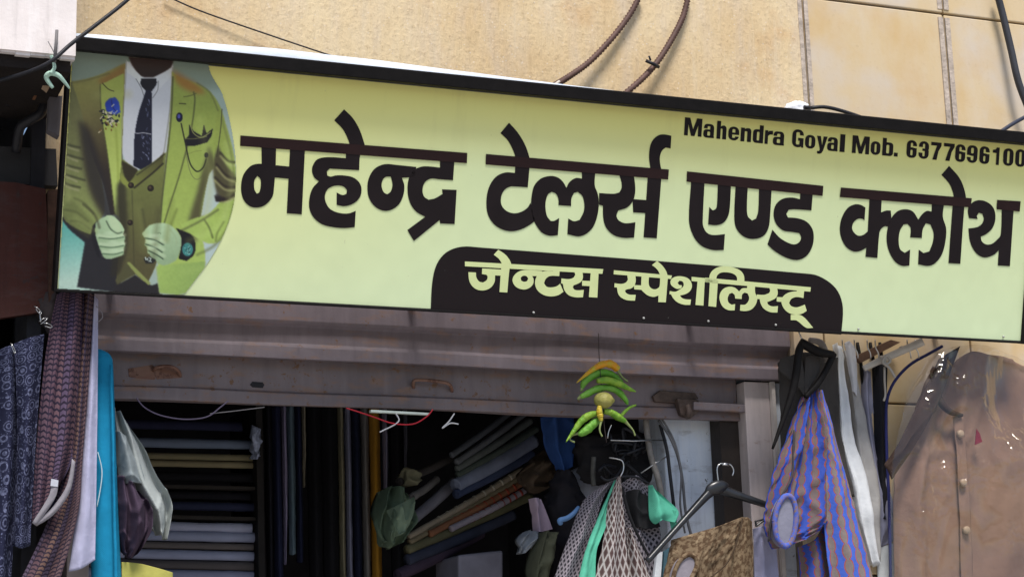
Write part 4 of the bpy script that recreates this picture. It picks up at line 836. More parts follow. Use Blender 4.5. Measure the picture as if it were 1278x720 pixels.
def chilli(pts, r, mt, Y, stem=None, sr=None, label=None):
    m = M(); rr_ = [float(np.interp(i/35, np.linspace(0, 1, len(r)), r))/6*(.88+.18*noise.noise(Vector((i*.33, r[1], len(r))))) for i in range(36)]; ptube(m, q6(pts, Y), rr_, 12, n=36); o = obj('chilli', m, mt, ch, label)
    if stem: m = M(); ptube(m, q6(stem, Y), [x/6 for x in (sr or [9, 6, 5, 6])], 7, n=14); obj('chilli_stem', m, STM, o)
chilli([(178, 226), (235, 175), (300, 125), (370, 88), (430, 85), (468, 108), (486, 132)], [3, 13, 22, 30, 34, 34, 26], OCH, -.14, [(478, 122), (500, 155), (525, 188), (560, 214)], [16, 9, 6, 8], 'orange chilli on top')
chilli([(218, 272), (235, 222), (290, 175), (360, 150), (430, 160), (480, 190), (524, 222)], [12, 30, 36, 34, 32, 26, 9], GCH2, -.12, [(218, 268), (214, 280), (212, 288)], [14, 12, 8])
chilli([(332, 212), (400, 206), (470, 224), (530, 250), (580, 275), (622, 292)], [20, 32, 32, 26, 17, 4], GCH, -.15)
chilli([(205, 332), (260, 306), (330, 272), (410, 262), (475, 282), (520, 322), (548, 360), (560, 390)], [18, 30, 32, 30, 30, 27, 20, 6], GCH2, -.13, [(215, 328), (195, 340), (190, 352)], [16, 12, 9])
m = M(); c = at(*q6([(380, 356)], -.15)[0]); rx, rz = 76/6*(c-CAM).length/FPX, 62/6*(c-CAM).length/FPX
vs = []; nl, ng = 14, 24
for i in range(nl+1):
    for j in range(ng):
        a, b = math.pi*i/nl-math.pi/2, 2*math.pi*j/ng; e = 1+.14*max(0, math.cos(a*1)*0+(1 if i > nl-2 else 0))
        vs.append(c+Vector((math.sin(a)*rx*e, math.cos(a)*math.cos(b)*rz, math.cos(a)*math.sin(b)*rz)))
m.add(vs, [(i*ng+j, i*ng+(j+1) % ng, (i+1)*ng+(j+1) % ng, (i+1)*ng+j) for i in range(nl) for j in range(ng)], None, True); obj('lemon', m, LEM, ch)
chilli([(350, 398), (348, 440), (356, 480), (362, 514)], [16, 27, 26, 12], YCH, -.16, [(362, 512), (352, 555), (352, 590), (370, 628)], [10, 7, 6, 7], 'short yellow chilli')
chilli([(330, 452), (270, 470), (215, 510), (165, 575), (98, 668)], [22, 30, 30, 22, 3], GCH, -.14)
chilli([(356, 486), (310, 525), (260, 570), (215, 600), (186, 604)], [22, 38, 40, 32, 12], GCH2, -.13, [(196, 602), (145, 618), (128, 650), (162, 670)], [12, 7, 6, 7])
chilli([(382, 440), (430, 446), (490, 482), (545, 515)], [22, 30, 32, 16], GCH, -.145, [(540, 512), (570, 545), (600, 580), (616, 622)], [16, 9, 6, 7])
chilli([(515, 470), (545, 435), (580, 408), (622, 392)], [14, 15, 12, 8], GCH, -.12)
m = M(); ptube(m, [(747, 416, -.05), (748, 450, -.13), (752, 500, -.135), (754, 530, -.13), (757, 552, -.13)], .5, 5, n=12); obj('thread', m, cloth('dark thread', (.05, .04, .04)), ch)
m = M(); ptube(m, q6([(410, 640), (415, 600), (425, 570), (440, 540)], -.13), .7, 5, n=8); obj('wire_tail', m, STEEL, ch)
# ================================================================== vest on the black hanger, right
pv = lambda P: [(960+x/4.8, 410+y/4.8, Y) for x, y, Y in P]; pw = lambda P: [(940+x/3.6, 520+y/3.6, Y) for x, y, Y in P]
hg = thing('coat_hanger', 'black padded hanger under the sign holding the blue and tan vest', 'hanger', at(1000, 430, -.16))
m = M(); ptube(m, pv([(205, 70, -.2), (180, 130, -.2), (168, 220, -.2), (150, 330, -.19), (110, 470, -.18), (20, 720, -.16)]), [3.6, 5, 5, 5, 4, 1.5], 10, n=30); obj('hanger_arm', m, BLACKM, hg)
m = M(); ptube(m, pv([(385, 150, -.19), (345, 240, -.19), (290, 330, -.19), (215, 410, -.18)]), [4.5, 4, 4, 3], 10, n=20); obj('hanger_arm', m, BLACKM, hg)
m = M(); ptube(m, pv([(190, 80, -.205), (230, 105, -.205), (300, 140, -.205), (385, 155, -.2)]), [5, 6, 6, 4], 10, n=20); obj('hanger_bridge', m, BLACKM, hg)
m = M(); ptube(m, pv([(205, 75, -.2), (190, 48, -.2), (182, 30, -.2), (172, 5, -.22)]), .9, 6, n=12); obj('hanger_hook', m, STEEL, hg)
vs_ = thing('patterned_vest', 'sleeveless vest in blue and tan beaded stripes hanging by the right jamb', 'vest', at(1020, 730, -.12))
DKL = cloth('charcoal lining', (.055, .05, .047), .1)
hang('back_lining', [[(972, 452, -.09), (1000, 440, -.1), (1046, 446, -.1)], [(974, 475, -.08), (1010, 490, -.11), (1047, 490, -.1)], [(976, 540, -.06), (1015, 545, -.1), (1050, 545, -.08)], [(975, 620, -.06), (1020, 620, -.08), (1066, 620, -.08)]], DKL, None, None, vs_, folds=((1.3, .012, .1, .2),), rough=.006)
hang('collar', [[(974, 448, -.13), (985, 444, -.14), (1001, 446, -.15)], [(973, 462, -.13), (986, 470, -.15), (1003, 470, -.16)], [(984, 470, -.13), (995, 482, -.15), (1006, 497, -.16)]], DKL, None, None, vs_, seed=3)
hang('collar', [[(1006, 445, -.16), (1014, 443, -.165), (1024, 448, -.16)], [(1004, 470, -.16), (1012, 472, -.165), (1020, 470, -.16)], [(1004, 490, -.16), (1007, 492, -.165), (1011, 488, -.16)]], DKL, None, None, vs_, seed=4)
hang('front_panel', [[(1003, 494, -.155), (1010, 490, -.16), (1018, 487, -.155)], [(984, 545, -.15), (1004, 545, -.175), (1026, 540, -.16)], [(966, 592, -.14), (997, 592, -.185), (1030, 588, -.16)], [(957, 636, -.13), (990, 640, -.19), (1032, 632, -.16)], [(955, 662, -.12), (985, 668, -.18), (1031, 652, -.155)], [(964, 685, -.12), (990, 679, -.17), (1024, 662, -.15)]], VEST_SHADE, None, None, vs_, folds=((1.6, .020, .15, .35), (3.4, .005, .4, .6)), rough=.016, rs=12, nu=40, nv=48)
ell_ = pw([(96, 470, -.225), (108, 410, -.23), (140, 358, -.236), (176, 366, -.238), (192, 430, -.237), (188, 500, -.234), (170, 560, -.23), (140, 580, -.226), (106, 540, -.225)])
m = M(); P = cr([at(*p) for p in ell_+ell_[:1]], 40)[:-1]; prism_w(m, P, [p+Vector((.004, .05, 0)) for p in P]); obj('armhole_lining', m, cloth('lavender grey lining', (.21, .21, .27)), vs_)
m = M(); tube(m, P+[P[0]], .012, 8, caps=False); obj('armhole_edge', m, brocade('blue beaded edge', (.07, .12, .46), (.22, .14, .11), 60), vs_)
m = M(); P2 = [at(x, y, Y) for x, y, Y in pw([(70, 560, -.19), (80, 470, -.2), (110, 385, -.21), (150, 320, -.212), (175, 260, -.20), (180, 180, -.19), (185, 60, -.17)])]; tube(m, cr(P2, 30), .005, 6); obj('side_piping', m, cloth('dark piping', (.05, .045, .05)), vs_)
hang('lower_front', [[(996, 682, -.10), (1014, 674, -.12), (1034, 652, -.12)], [(1000, 705, -.10), (1022, 705, -.13), (1044, 700, -.12)], [(1002, 760, -.10), (1026, 760, -.13), (1050, 760, -.12)]], VEST_SHADE, None, None, vs_, folds=((1.5, .014, .0, .3),), seed=3)
hang('front_panel', [[(1018, 489, -.17), (1023, 487, -.175), (1028, 489, -.17)], [(1024, 560, -.18), (1036, 560, -.19), (1048, 555, -.18)], [(1029, 640, -.18), (1049, 640, -.2), (1069, 632, -.18)], [(1041, 760, -.17), (1070, 760, -.2), (1100, 752, -.18)]], VEST, None, None, vs_, folds=((1.1, .016, .1, .1),), rough=.008, nv=44, seed=2)
# shirts behind it
SG = 'shirts hung on the rail behind the vest'
hang('hanging_shirt', [[(1041, 430, -.05), (1045, 428, -.06), (1050, 434, -.05)], [(1043, 480, -.05), (1048, 478, -.07), (1055, 480, -.05)], [(1045, 545, -.06), (1054, 545, -.08), (1064, 540, -.05)], [(1058, 600, -.06), (1070, 600, -.09), (1082, 592, -.05)], [(1068, 650, -.06), (1080, 652, -.08), (1090, 645, -.05)], [(1085, 705, -.05), (1092, 707, -.06), (1098, 700, -.05)]], cloth('white cotton', (.60, .62, .64)),
     'white cotton shirt directly behind the beaded vest, narrowest strip', 'shirt', folds=((1.8, .012, .1, .3),), rough=.008, seed=11, group=SG)
s2 = hang('hanging_shirt', [[(1050, 440, -.02), (1055, 436, -.03), (1062, 440, -.02)], [(1060, 500, -.02), (1068, 500, -.05), (1075, 500, -.02)], [(1068, 560, -.03), (1078, 560, -.06), (1087, 560, -.03)], [(1080, 625, -.03), (1090, 627, -.06), (1098, 620, -.03)], [(1088, 702, -.03), (1094, 704, -.04), (1099, 700, -.03)]], cloth('beige grey shirting', (.33, .32, .31)),
     'beige grey shirt with white collar, second behind the beaded vest', 'shirt', folds=((1.5, .012, .4, .2),), rough=.006, seed=12, group=SG)
hang('collar', [[(1054, 428, -.06), (1060, 426, -.07), (1067, 434, -.06)], [(1058, 455, -.06), (1064, 455, -.08), (1070, 458, -.06)], [(1064, 488, -.055), (1067, 490, -.06), (1070, 494, -.055)]], cloth('white collar', (.55, .56, .60)), None, None, s2, seed=5)
hang('hanging_shirt', [[(1074, 460, .0), (1080, 457, -.02), (1086, 464, .0)], [(1076, 520, .0), (1084, 520, -.03), (1091, 520, .0)], [(1086, 600, .0), (1097, 600, -.03), (1108, 612, .0)], [(1092, 645, .0), (1108, 648, -.03), (1126, 660, .0)], [(1096, 676, .0), (1100, 682, -.02), (1106, 679, .0)]], cloth('lavender shirting', (.27, .27, .36)),
     'lavender grey shirt with a pointed tail, nearest the stone wall', 'shirt', folds=((1.4, .01, .1, .3),), rough=.006, seed=13, group=SG)
hang('hanging_trousers', [[(1090, 456, -.01), (1098, 454, -.03), (1108, 458, -.01)], [(1093, 560, -.01), (1100, 560, -.03), (1108, 560, -.01)], [(1098, 645, -.01), (1104, 648, -.03), (1114, 645, -.01)]], cloth('black worsted', (.018, .018, .022)), 'black trousers hanging between the lavender shirt and the suit jacket', 'trousers', folds=((1.3, .01, .1, .1),), seed=14)
m = M(); prism(m, [(1094, 684), (1121, 676), (1124, 760), (1098, 760)], -.01, .006); obj('white_board', m, mat('white board', (.62, .66, .68), .7), None, 'white board edge showing below the lavender shirt tail', 'board')
# poles, rope, cord
m = M(); ptube(m, [(1078, 460, -.10), (1100, 449, -.13), (1125, 438, -.17), (1152, 426, -.22)], [3.6, 4.4, 4.6, 5.2], 12, n=20)
for px, py, Y in ((1100, 449, -.13), (1126, 437, -.17)): ptube(m, [(px-1.5, py+.7, Y), (px+1.5, py-.7, Y)], 5.2, 12)
obj('bamboo_pole', m, mat('pale bamboo', (.45, .42, .38), .6, .2, 14), None, 'pale bamboo pole tied with rope, poking out under the sign', 'pole')
m = M(); prism(m, [(1066, 445), (1112, 424), (1124, 427), (1076, 452)], -.06, .03); obj('timber_batten', m, mat('brown timber', (.13, .075, .05), .8, .3, 20), None, 'brown timber batten above the bamboo pole', 'batten')
m = M(); K = [(1103, 446, -.17), (1106, 454, -.18), (1111, 450, -.18), (1106, 444, -.18), (1102, 452, -.18), (1109, 458, -.18), (1114, 465, -.18), (1117, 471, -.175)]; ptube(m, K, 1.7, 7, n=50)
ptube(m, [(1104, 458, -.16), (1104, 475, -.16), (1105, 492, -.15), (1103, 500, -.15)], 1.4, 7, n=16); obj('rope_knot', m, cloth('grey jute', (.36, .33, .29)), None, 'knotted grey rope dangling from the bamboo pole', 'rope')
m = M(); ptube(m, [(1176, 432, -.12), (1158, 442, -.12), (1140, 452, -.12), (1126, 464, -.12), (1114, 480, -.11), (1107, 500, -.1), (1106, 530, -.1), (1107, 570, -.1), (1110, 640, -.1), (1112, 760, -.1)], 1.9, 8, n=60); obj('blue_cord', m, mat('blue plastic cord', (.012, .014, .085), .5), None, 'dark blue cord arching from the sign down beside the suit jacket', 'cord')
for x, lb in ((1051, 'bright wire hook above the white cotton shirt'), (1066, 'bright wire hook above the beige grey shirt'), (1082, 'bright wire hook above the lavender grey shirt'), (1092, 'bright wire hook above the black trousers'), (1132, 'bright wire hook under the sign, left of the jacket strap'), (1142, 'bright wire hook under the sign, nearest the jacket strap')):
    m = M(); ptube(m, [(x, 424, -.16), (x+1, 434, -.16), (x+4, 440, -.16), (x+5, 447, -.15)], .8, 6, n=10); obj('wire_hook', m, STEEL, None, lb, 'hook', 'wire hooks along the bottom edge of the sign')
m = M(); ptube(m, [(1010, 424, -.14), (1024, 428, -.14), (1030, 440, -.14), (1032, 452, -.14)], [3, 4.5, 4.5, 3], 10, n=16); obj('bent_pipe', m, mat('grey pipe', (.24, .22, .21), .5), None, 'short grey bent pipe behind the black hanger', 'pipe')
for x0_, x1_, lb in ((1070, 1078, 'black hanger arm above the beige grey shirt'), (1086, 1094, 'black hanger arm above the lavender grey shirt'), (1098, 1104, 'black hanger arm above the black trousers')):
    m = M(); ptube(m, [(x0_, 428, .0), ((x0_+x1_)/2, 450, -.02), (x1_, 486, .0)], 2.2, 7, n=10); obj('hanger', m, BLACKM, None, lb, 'hanger', 'black hanger arms behind the shirts')
# ================================================================== suit jacket and its cover
jk = thing('suit_jacket', 'brown suit jacket under clear plastic, hanging at the far right', 'jacket', at(1205, 740, -.14))
BR = cloth('brown suiting', (.235, .150, .110), .08); BRD = cloth('dark brown strap', (.048, .030, .024))
hang('jacket_body', [[(1166, 456, -.1), (1182, 462, -.12), (1208, 440, -.13), (1245, 444, -.13), (1290, 462, -.1)], [(1142, 515, -.1), (1166, 525, -.14), (1200, 525, -.16), (1246, 525, -.16), (1305, 530, -.12)], [(1119, 600, -.1), (1155, 605, -.15), (1200, 610, -.17), (1248, 610, -.17), (1312, 610, -.13)], [(1119, 765, -.1), (1160, 765, -.15), (1200, 765, -.17), (1248, 765, -.17), (1318, 765, -.13)]], BR, None, None, jk, folds=((3.2, .012, .1, .15), (7, .004, .3, .1)), rough=.01, rs=7, nu=60, nv=40)
hang('front_edge', [[(1190, 520, -.19), (1196, 519, -.195), (1202, 520, -.19)], [(1196, 610, -.2), (1203, 612, -.205), (1210, 610, -.2)], [(1200, 765, -.2), (1208, 765, -.205), (1216, 765, -.2)]], BR, None, None, jk, nu=8, nv=30, seed=4)
m = M(); ptube(m, [(1167, 462, -.15), (1168, 485, -.18), (1175, 503, -.2), (1187, 514, -.205), (1201, 518, -.2)], [2, 4, 4.5, 4, 2], 10, n=24); obj('collar', m, BRD, jk)
hang('shoulder_strap', [[(1172, 448, -.2), (1184, 440, -.205), (1198, 432, -.2)], [(1148, 500, -.21), (1158, 502, -.215), (1172, 500, -.21)], [(1122, 552, -.2), (1130, 556, -.205), (1142, 556, -.2)], [(1103, 580, -.18), (1108, 586, -.185), (1113, 598, -.18)]], BRD, None, None, jk, seed=6)
for px, py, Y in ((1199.5, 541, -.215), (1203, 602, -.222), (1207, 661, -.222)):
    m = M(); c = at(px, py, Y); r_ = .0165
    tube(m, [c+Vector((0, .012, 0)), c, c+Vector((0, -.004, 0)), c+Vector((0, -.006, 0))], [r_, r_, r_*.8, r_*.45], 16); obj('button', m, mat('horn button', (.36, .27, .19), .35), jk)
m = M(); prism(m, [(1219, 535), (1223, 541), (1226, 551), (1217, 555)], -.212, .004); obj('pocket_flash', m, cloth('crimson silk', (.17, .012, .03)), jk)
# clear polythene
N = NT('clear polythene'); o = N.obj()
N.t.nodes.remove(N.b); tr = N.n('BsdfTransparent', {0: (.97, .96, .95, 1)}); gl = N.n('BsdfGlossy', {'Color': (1, .96, .91, 1), 'Roughness': .07})
h1 = N.noise(N.n('Mapping', {0: o, 3: (6, 6, 1.3)}).outputs[0], 1.2, 2, .4); h2 = N.noise(o, 13, 2, .5)
cr_ = N.math('POWER', N.math('SUBTRACT', 1, N.math('ABSOLUTE', N.math('MULTIPLY', N.math('SUBTRACT', h2, .5), 5))), 3); cr2 = N.math('MULTIPLY', N.math('MAXIMUM', cr_, 0), N.ramp(N.noise(o, 3.5, 2), .5, .62))
bp = N.n('Bump', {'Height': N.math('ADD', h1, N.math('MULTIPLY', cr2, .22)), 'Strength': .55, 'Distance': .05}).outputs[0]
N.t.links.new(bp, gl.inputs['Normal']); fr = N.n('LayerWeight', {'Blend': .5, 'Normal': bp}).outputs['Facing']
fr = N.math('ADD', .030, N.math('MULTIPLY', N.math('POWER', fr, 4), .55))
mx = N.n('MixShader', {0: N.math('MINIMUM', fr, .8), 1: tr.outputs[0], 2: gl.outputs[0]})
N.t.links.new(mx.outputs[0], N.t.nodes['Material Output'].inputs[0]); POLY = N.m
hang('plastic_cover', [[(1160, 446, -.26), (1185, 434, -.27), (1220, 430, -.26), (1256, 440, -.19), (1300, 462, -.13)], [(1136, 490, -.26), (1166, 490, -.30), (1208, 490, -.30), (1254, 490, -.20), (1306, 496, -.13)], [(1120, 550, -.26), (1158, 550, -.31), (1206, 550, -.32), (1253, 550, -.33), (1312, 556, -.28)], [(1113, 600, -.25), (1156, 600, -.32), (1205, 600, -.33), (1254, 600, -.36), (1316, 606, -.30)], [(1110, 690, -.25), (1155, 690, -.32), (1205, 690, -.33), (1255, 680, -.33), (1320, 690, -.22)], [(1110, 768, -.25), (1155, 768, -.32), (1205, 768, -.33), (1255, 768, -.42), (1322, 768, -.34)]], POLY,
     'clear wrinkled plastic cover over the brown suit jacket', 'plastic cover', folds=((2.6, .010, .2, .12), (5, .003, .5, .2)), rough=.008, rs=5, th=.001, nu=70, nv=50, seed=17)
# ================================================================== in the doorway
pc = lambda P: [(660+x/4.8, 570+y/4.8, Y) for x, y, Y in P]; pb = lambda P: [(800+x/3.789, 530+y/3.789, Y) for x, y, Y in P]
wc = thing('patterned_waistcoat', 'charcoal dotted waistcoat with diamond lattice front and mint green lining', 'waistcoat', at(750, 740, .1))
MINT = cloth('mint green lining', (.10, .44, .30), .08)
hang('side_panel', [pc([(476, 152, .1), (498, 142, .08), (520, 134, .1)]), pc([(335, 262, .1), (385, 275, .06), (440, 262, .08)]), pc([(236, 500, .1), (300, 520, .05), (372, 500, .08)]), pc([(130, 790, .1), (200, 795, .05), (290, 790, .08)])], MICRO, None, None, wc, folds=((1.2, .01, .2, .2),), rough=.006)
hang('mint_lining', [pc([(514, 140, .06), (520, 136, .055), (527, 140, .06)]), pc([(448, 290, .05), (462, 297, .045), (478, 290, .05)]), pc([(392, 420, .045), (424, 426, .04), (458, 414, .045)]), pc([(340, 560, .04), (372, 570, .03), (402, 562, .04)]), pc([(284, 790, .04), (340, 795, .03), (396, 790, .04)])], MINT, None, None, wc, folds=((1.2, .008, .4, .1),), nv=36)
hang('front_panel', [pc([(536, 120, .04), (546, 112, .03), (556, 122, .04)]), pc([(478, 290, .04), (522, 300, .02), (566, 290, .04)]), pc([(450, 500, .03), (515, 512, .005), (582, 492, .03)]), pc([(385, 790, .03), (500, 795, .0), (612, 790, .03)])], LATT, None, None, wc, folds=((1.1, .012, .3, .1),), nv=36)
hang('front_panel', [pc([(588, 428, .05), (600, 426, .045), (614, 442, .05)]), pc([(600, 560, .05), (636, 570, .035), (672, 560, .05)]), pc([(610, 790, .05), (680, 795, .03), (760, 790, .05)])], LATT, None, None, wc, folds=((1.1, .01, .1, .1),), seed=3)
hang('back_panel', [pc([(556, 160, .11), (640, 112, .1), (722, 182, .11)]), pc([(566, 300, .11), (650, 320, .1), (745, 330, .11)]), pc([(580, 480, .11), (670, 490, .1), (785, 470, .11)]), pc([(620, 790, .11), (720, 795, .1), (810, 790, .11)])], MICRO, None, None, wc, folds=((1.4, .015, .1, .2),), rough=.01, seed=5)
hang('dark_lining', [pc([(590, 205, .085), (640, 195, .07), (700, 225, .085)]), pc([(600, 300, .085), (660, 310, .07), (725, 300, .085)]), pc([(640, 420, .085), (700, 430, .07), (780, 420, .085)])], cloth('black satin', (.02, .02, .022)), None, None, wc, folds=((1.4, .012, .1, .4),), rough=.012, seed=6)  # lining of black cloth inside the back panel
m = M(); ptube(m, pc([(562, 180, .06), (580, 270, .05), (610, 370, .045), (655, 470, .045), (716, 590, .045)]), [1.6, 2, 2, 2, 1.6], 8, n=24); obj('edge_piping', m, cloth('black piping', (.016, .016, .018)), wc)
hang('collar_flap', [pc([(726, 168, .06), (734, 172, .055), (744, 184, .06)]), pc([(726, 270, .05), (775, 255, .03), (826, 258, .05)]), pc([(732, 372, .04), (800, 335, .01), (890, 330, .04)]), pc([(760, 402, .04), (800, 375, .02), (868, 395, .04)])], MINT, None, None, wc, folds=((1.3, .012, .2, .2),), rough=.006, seed=7)
hang('collar_flap', [pc([(836, 320, .05), (860, 318, .04), (892, 335, .05)]), pc([(848, 390, .05), (868, 385, .045), (888, 388, .05)]), pc([(860, 440, .05), (872, 446, .048), (880, 440, .05)])], MINT, None, None, wc, folds=((1, .008, .1, .1),), seed=8)
h2_ = thing('wire_hanger', 'bright wire hanger hook above the lattice front waistcoat', 'hanger', at(775, 585, .06))
m = M(); ptube(m, pc([(546, 118, .045), (560, 95, .05), (568, 60, .05), (560, 25, .05), (530, 12, .06), (480, 4, .08)]), .9, 6, n=24); obj('hook', m, STEEL, h2_)
m = M(); ptube(m, pc([(430, 118, .09), (470, 140, .07), (545, 120, .05), (640, 120, .08), (720, 160, .09)]), 1.6, 6, n=20); obj('shoulder_wire', m, DWIRE, h2_)
bv = thing('brocade_vest', 'brown brocade vest at the bottom of the doorway beside the right jamb', 'vest', at(890, 740, .0))
hang('front_panel', [pb([(148, 542, -.04), (250, 512, -.06), (370, 476, -.07), (482, 434, -.05)]), pb([(138, 600, -.04), (250, 590, -.07), (350, 568, -.08), (458, 525, -.05)]), pb([(112, 705, -.03), (230, 695, -.07), (320, 682, -.08), (432, 620, -.05)]), pb([(90, 830, -.03), (200, 830, -.07), (330, 830, -.08), (410, 830, -.05)])], BROC, None, None, bv, folds=((1.3, .01, .1, .2),), rough=.008, rs=12, nu=34)
hang('side_panel', [pb([(478, 436, -.04), (500, 438, -.045), (527, 456, -.03)]), pb([(450, 540, -.035), (490, 552, -.04), (531, 560, -.02)]), pb([(405, 690, -.035), (470, 700, -.04), (534, 700, -.02)]), pb([(380, 830, -.035), (460, 830, -.04), (538, 830, -.02)])], BROC, None, None, bv, folds=((1, .006, .2, .1),), seed=4)
el2 = pb([(150, 740, -.1), (160, 690, -.1), (185, 640, -.103), (225, 612, -.105), (258, 630, -.105), (262, 670, -.105), (240, 720, -.105), (215, 770, -.1), (170, 790, -.1)])
m = M(); P = cr([at(*p) for p in el2+el2[:1]], 36)[:-1]; prism_w(m, P, [p+Vector((0, .04, 0)) for p in P]); obj('armhole_lining', m, cloth('lavender satin', (.24, .22, .25)), bv)
m = M(); tube(m, P+[P[0]], .010, 8, caps=False); obj('armhole_edge', m, BROC, bv)
m = M(); ptube(m, pb([(480, 440, -.075), (470, 490, -.082), (440, 590, -.088), (400, 660, -.092), (330, 720, -.1)]), 1.0, 6, n=24); obj('seam_fold', m, cloth('brown seam', (.06, .04, .025)), bv)
h3 = thing('coat_hanger', 'glossy black plastic hanger on a steel hook against the plaster wall', 'hanger', at(893, 600, -.02))
def flat(m, pts, w_, d, n=30):      # a flat tapering bar along pts, widths in photo px
    P = cr([at(*p) for p in pts], n); s_ = (P[0]-CAM).length/FPX; vs = []
    for i, p in enumerate(P):
        t = i/(n-1); ww = np.interp(t, np.linspace(0, 1, len(w_)), w_)*s_/2; T = (P[min(i+1, n-1)]-P[max(i-1, 0)]).normalized(); nn = Vector((-T.z, 0, T.x)).normalized()
        vs += [p+nn*ww+Vector((0, d*.2, 0)), p+nn*ww*.5+Vector((0, -d*.5, 0)), p-nn*ww*.5+Vector((0, -d*.5, 0)), p-nn*ww+Vector((0, d*.2, 0)), p+Vector((0, d*.5, 0))]
    return m.add(vs, [(i*5+j, i*5+(j+1) % 5, i*5+5+(j+1) % 5, i*5+5+j) for i in range(n-1) for j in range(5)]+[(4, 3, 2, 1, 0), tuple((n-1)*5+j for j in range(5))], None, True)
m = M(); flat(m, pb([(355, 290, -.05), (310, 335, -.05), (240, 410, -.05), (150, 510, -.055), (30, 645, -.06)]), [16, 11, 9, 8, 9], .02); obj('hanger_arm', m, BLACKP, h3)
m = M(); flat(m, pb([(365, 295, -.05), (420, 318, -.05), (500, 345, -.055), (620, 385, -.06)]), [15, 12, 10, 8], .02); obj('hanger_arm', m, BLACKP, h3)
m = M(); lump(m, [(530+262/3.789, 800+350/3.789, 800+385/3.789), (530+280/3.789, 800+318/3.789, 800+412/3.789), (530+305/3.789, 800+304/3.789, 800+405/3.789), (530+330/3.789, 800+312/3.789, 800+370/3.789)], -.05, .02, 18, 12, .001); obj('hanger_hub', m, BLACKP, h3)
m = M(); ptube(m, pb([(366, 270, -.05), (362, 240, -.05), (360, 205, -.05), (372, 185, -.05), (400, 182, -.05), (425, 190, -.05), (438, 215, -.05), (432, 240, -.05)]), .9, 7, n=30); ptube(m, pb([(385, 186, -.055), (415, 188, -.055)]), 1.7, 7); obj('hanger_hook', m, STEEL, h3)
m = M(); flat(m, pb([(545, 478, -.06), (570, 458, -.06), (610, 440, -.06)]), [3, 3, 3], .01, 10); flat(m, pb([(540, 455, -.06), (570, 448, -.06), (600, 436, -.06)]), [2, 2, 2], .01, 10); flat(m, pb([(541, 453, -.06), (543, 466, -.06), (546, 480, -.06)]), [2.4, 2.4, 2.4], .01, 8)
obj('buckle', m, BLACKP, None, 'small open black buckle beside the armhole of the beaded vest', 'buckle')
hang('hanging_cloth', [pb([(536, 490, -.01), (565, 480, -.02), (620, 470, -.01)]), pb([(540, 620, -.01), (580, 620, -.025), (640, 610, -.01)]), pb([(545, 850, -.01), (600, 850, -.025), (660, 850, -.01)])], cloth('lavender cotton', (.28, .28, .40)), 'plain lavender cloth hanging between the brocade vest and the beaded vest', 'cloth', folds=((1.3, .01, .2, .1),), seed=21)
m = M(); prism(m, [(820, 692), (827, 688), (822, 760), (812, 760)], .06, .02); obj('white_strip', m, mat('white slat', (.62, .66, .70), .6), None, 'narrow white strip left of the brocade vest', 'strip')
m = M(); prism(m, [(829, 688), (838, 682), (836, 760), (825, 760)], .07, .02); obj('teal_strip', m, mat('teal slat', (.06, .13, .17), .6), None, 'narrow dark teal strip between the white one and the brocade vest', 'strip')
# ================================================================== shop interior
SHV = thing('cloth_shelf', 'dark shelf unit stacked with rolled cloth at the left of the shop', 'shelf', at(325, 740, 1.5))
m = M(); prism(m, [(319, 500), (327, 500), (332, 760), (324, 760)], 1.42, .5); obj('upright', m, mat('dark upright', (.02, .018, .018)), SHV)
for py in (607, 645):
    m = M(); prism(m, [(60, py-6), (320, py), (320, py+4), (60, py-2)], 1.46, .45); obj('shelf_board', m, mat('dark shelf', (.03, .026, .024)), SHV)
BG = 'rolled cloths on the left shelf'
for y, r, c, xr, lb in ((532, 6, (.02, .022, .05), 300, 'very dark navy rolled cloth highest on the left shelf'), (554.5, 6, (.15, .19, .27), 316, 'slate blue rolled cloth near the top of the left shelf'),
        (571, 4.2, (.20, .18, .11), 318, 'upper of the two khaki rolled cloths on the left shelf'), (580, 4.2, (.24, .21, .13), 316, 'lower of the two khaki rolled cloths on the left shelf'),
        (596, 6, (.010, .010, .013), 312, 'black rolled cloth under the khaki pair'), (619, 5, (.010, .010, .014), 310, 'black rolled cloth above the dark blue checked one'),
        (632.5, 5.4, (.025, .03, .065), 317, 'dark blue rolled cloth in the middle of the left shelf'),
        (658.5, 6, (.36, .38, .52), 312, 'fat lavender rolled cloth, topmost of the pale ones'), (670, 6.5, (.28, .31, .45), 316, 'grey lavender rolled cloth directly beneath the fat pale one'),
        (682, 4.2, (.13, .115, .115), 314, 'brown grey rolled cloth between two lavender ones'), (693.5, 6, (.30, .33, .48), 314, 'lavender rolled cloth just above the lowest brown one'),
        (706, 5.5, (.10, .09, .095), 314, 'dark brown rolled cloth near the foot of the picture'), (718, 6, (.26, .28, .42), 314, 'lavender rolled cloth at the bottom edge of the doorway')):
    m = M(); P = [(60, y-5.5, 1.5), (180, y-2.6, 1.49), (260, y-.8, 1.5), (xr-3, y+.4, 1.5), (xr, y+.6, 1.5)]
    ptube(m, P, [r*(1+.10*noise.noise(Vector((k*.9, y, 1)))) for k in range(11)]+[r*.86], 14, n=40); bo = obj('cloth_bolt', m, cloth('bolt %02d' % int(y), c, .1), None, lb, 'cloth bolt', BG)
    if c[0] > .1: m = M(); ptube(m, [(xr-.3, y+.6, 1.497), (xr+1.6, y+.6, 1.497)], r*.45, 10); obj('bolt_core', m, mat('card core', (.16, .13, .10)), bo)
m = M(); lump(m, [(530, 316, 320), (545, 314, 324), (560, 315, 323), (570, 317, 321)], 1.38, .04, 14, 10, .02, 30); obj('pale_highlight', m, mat('clear wrap', (.35, .40, .55), .3, .3, 60), None, 'crumpled pale wrap at the end of the slate blue rolled cloth', 'highlight')  # pale lump added to stand in for a white-blue highlight
VG = 'cloths standing upright at the back of the shop'
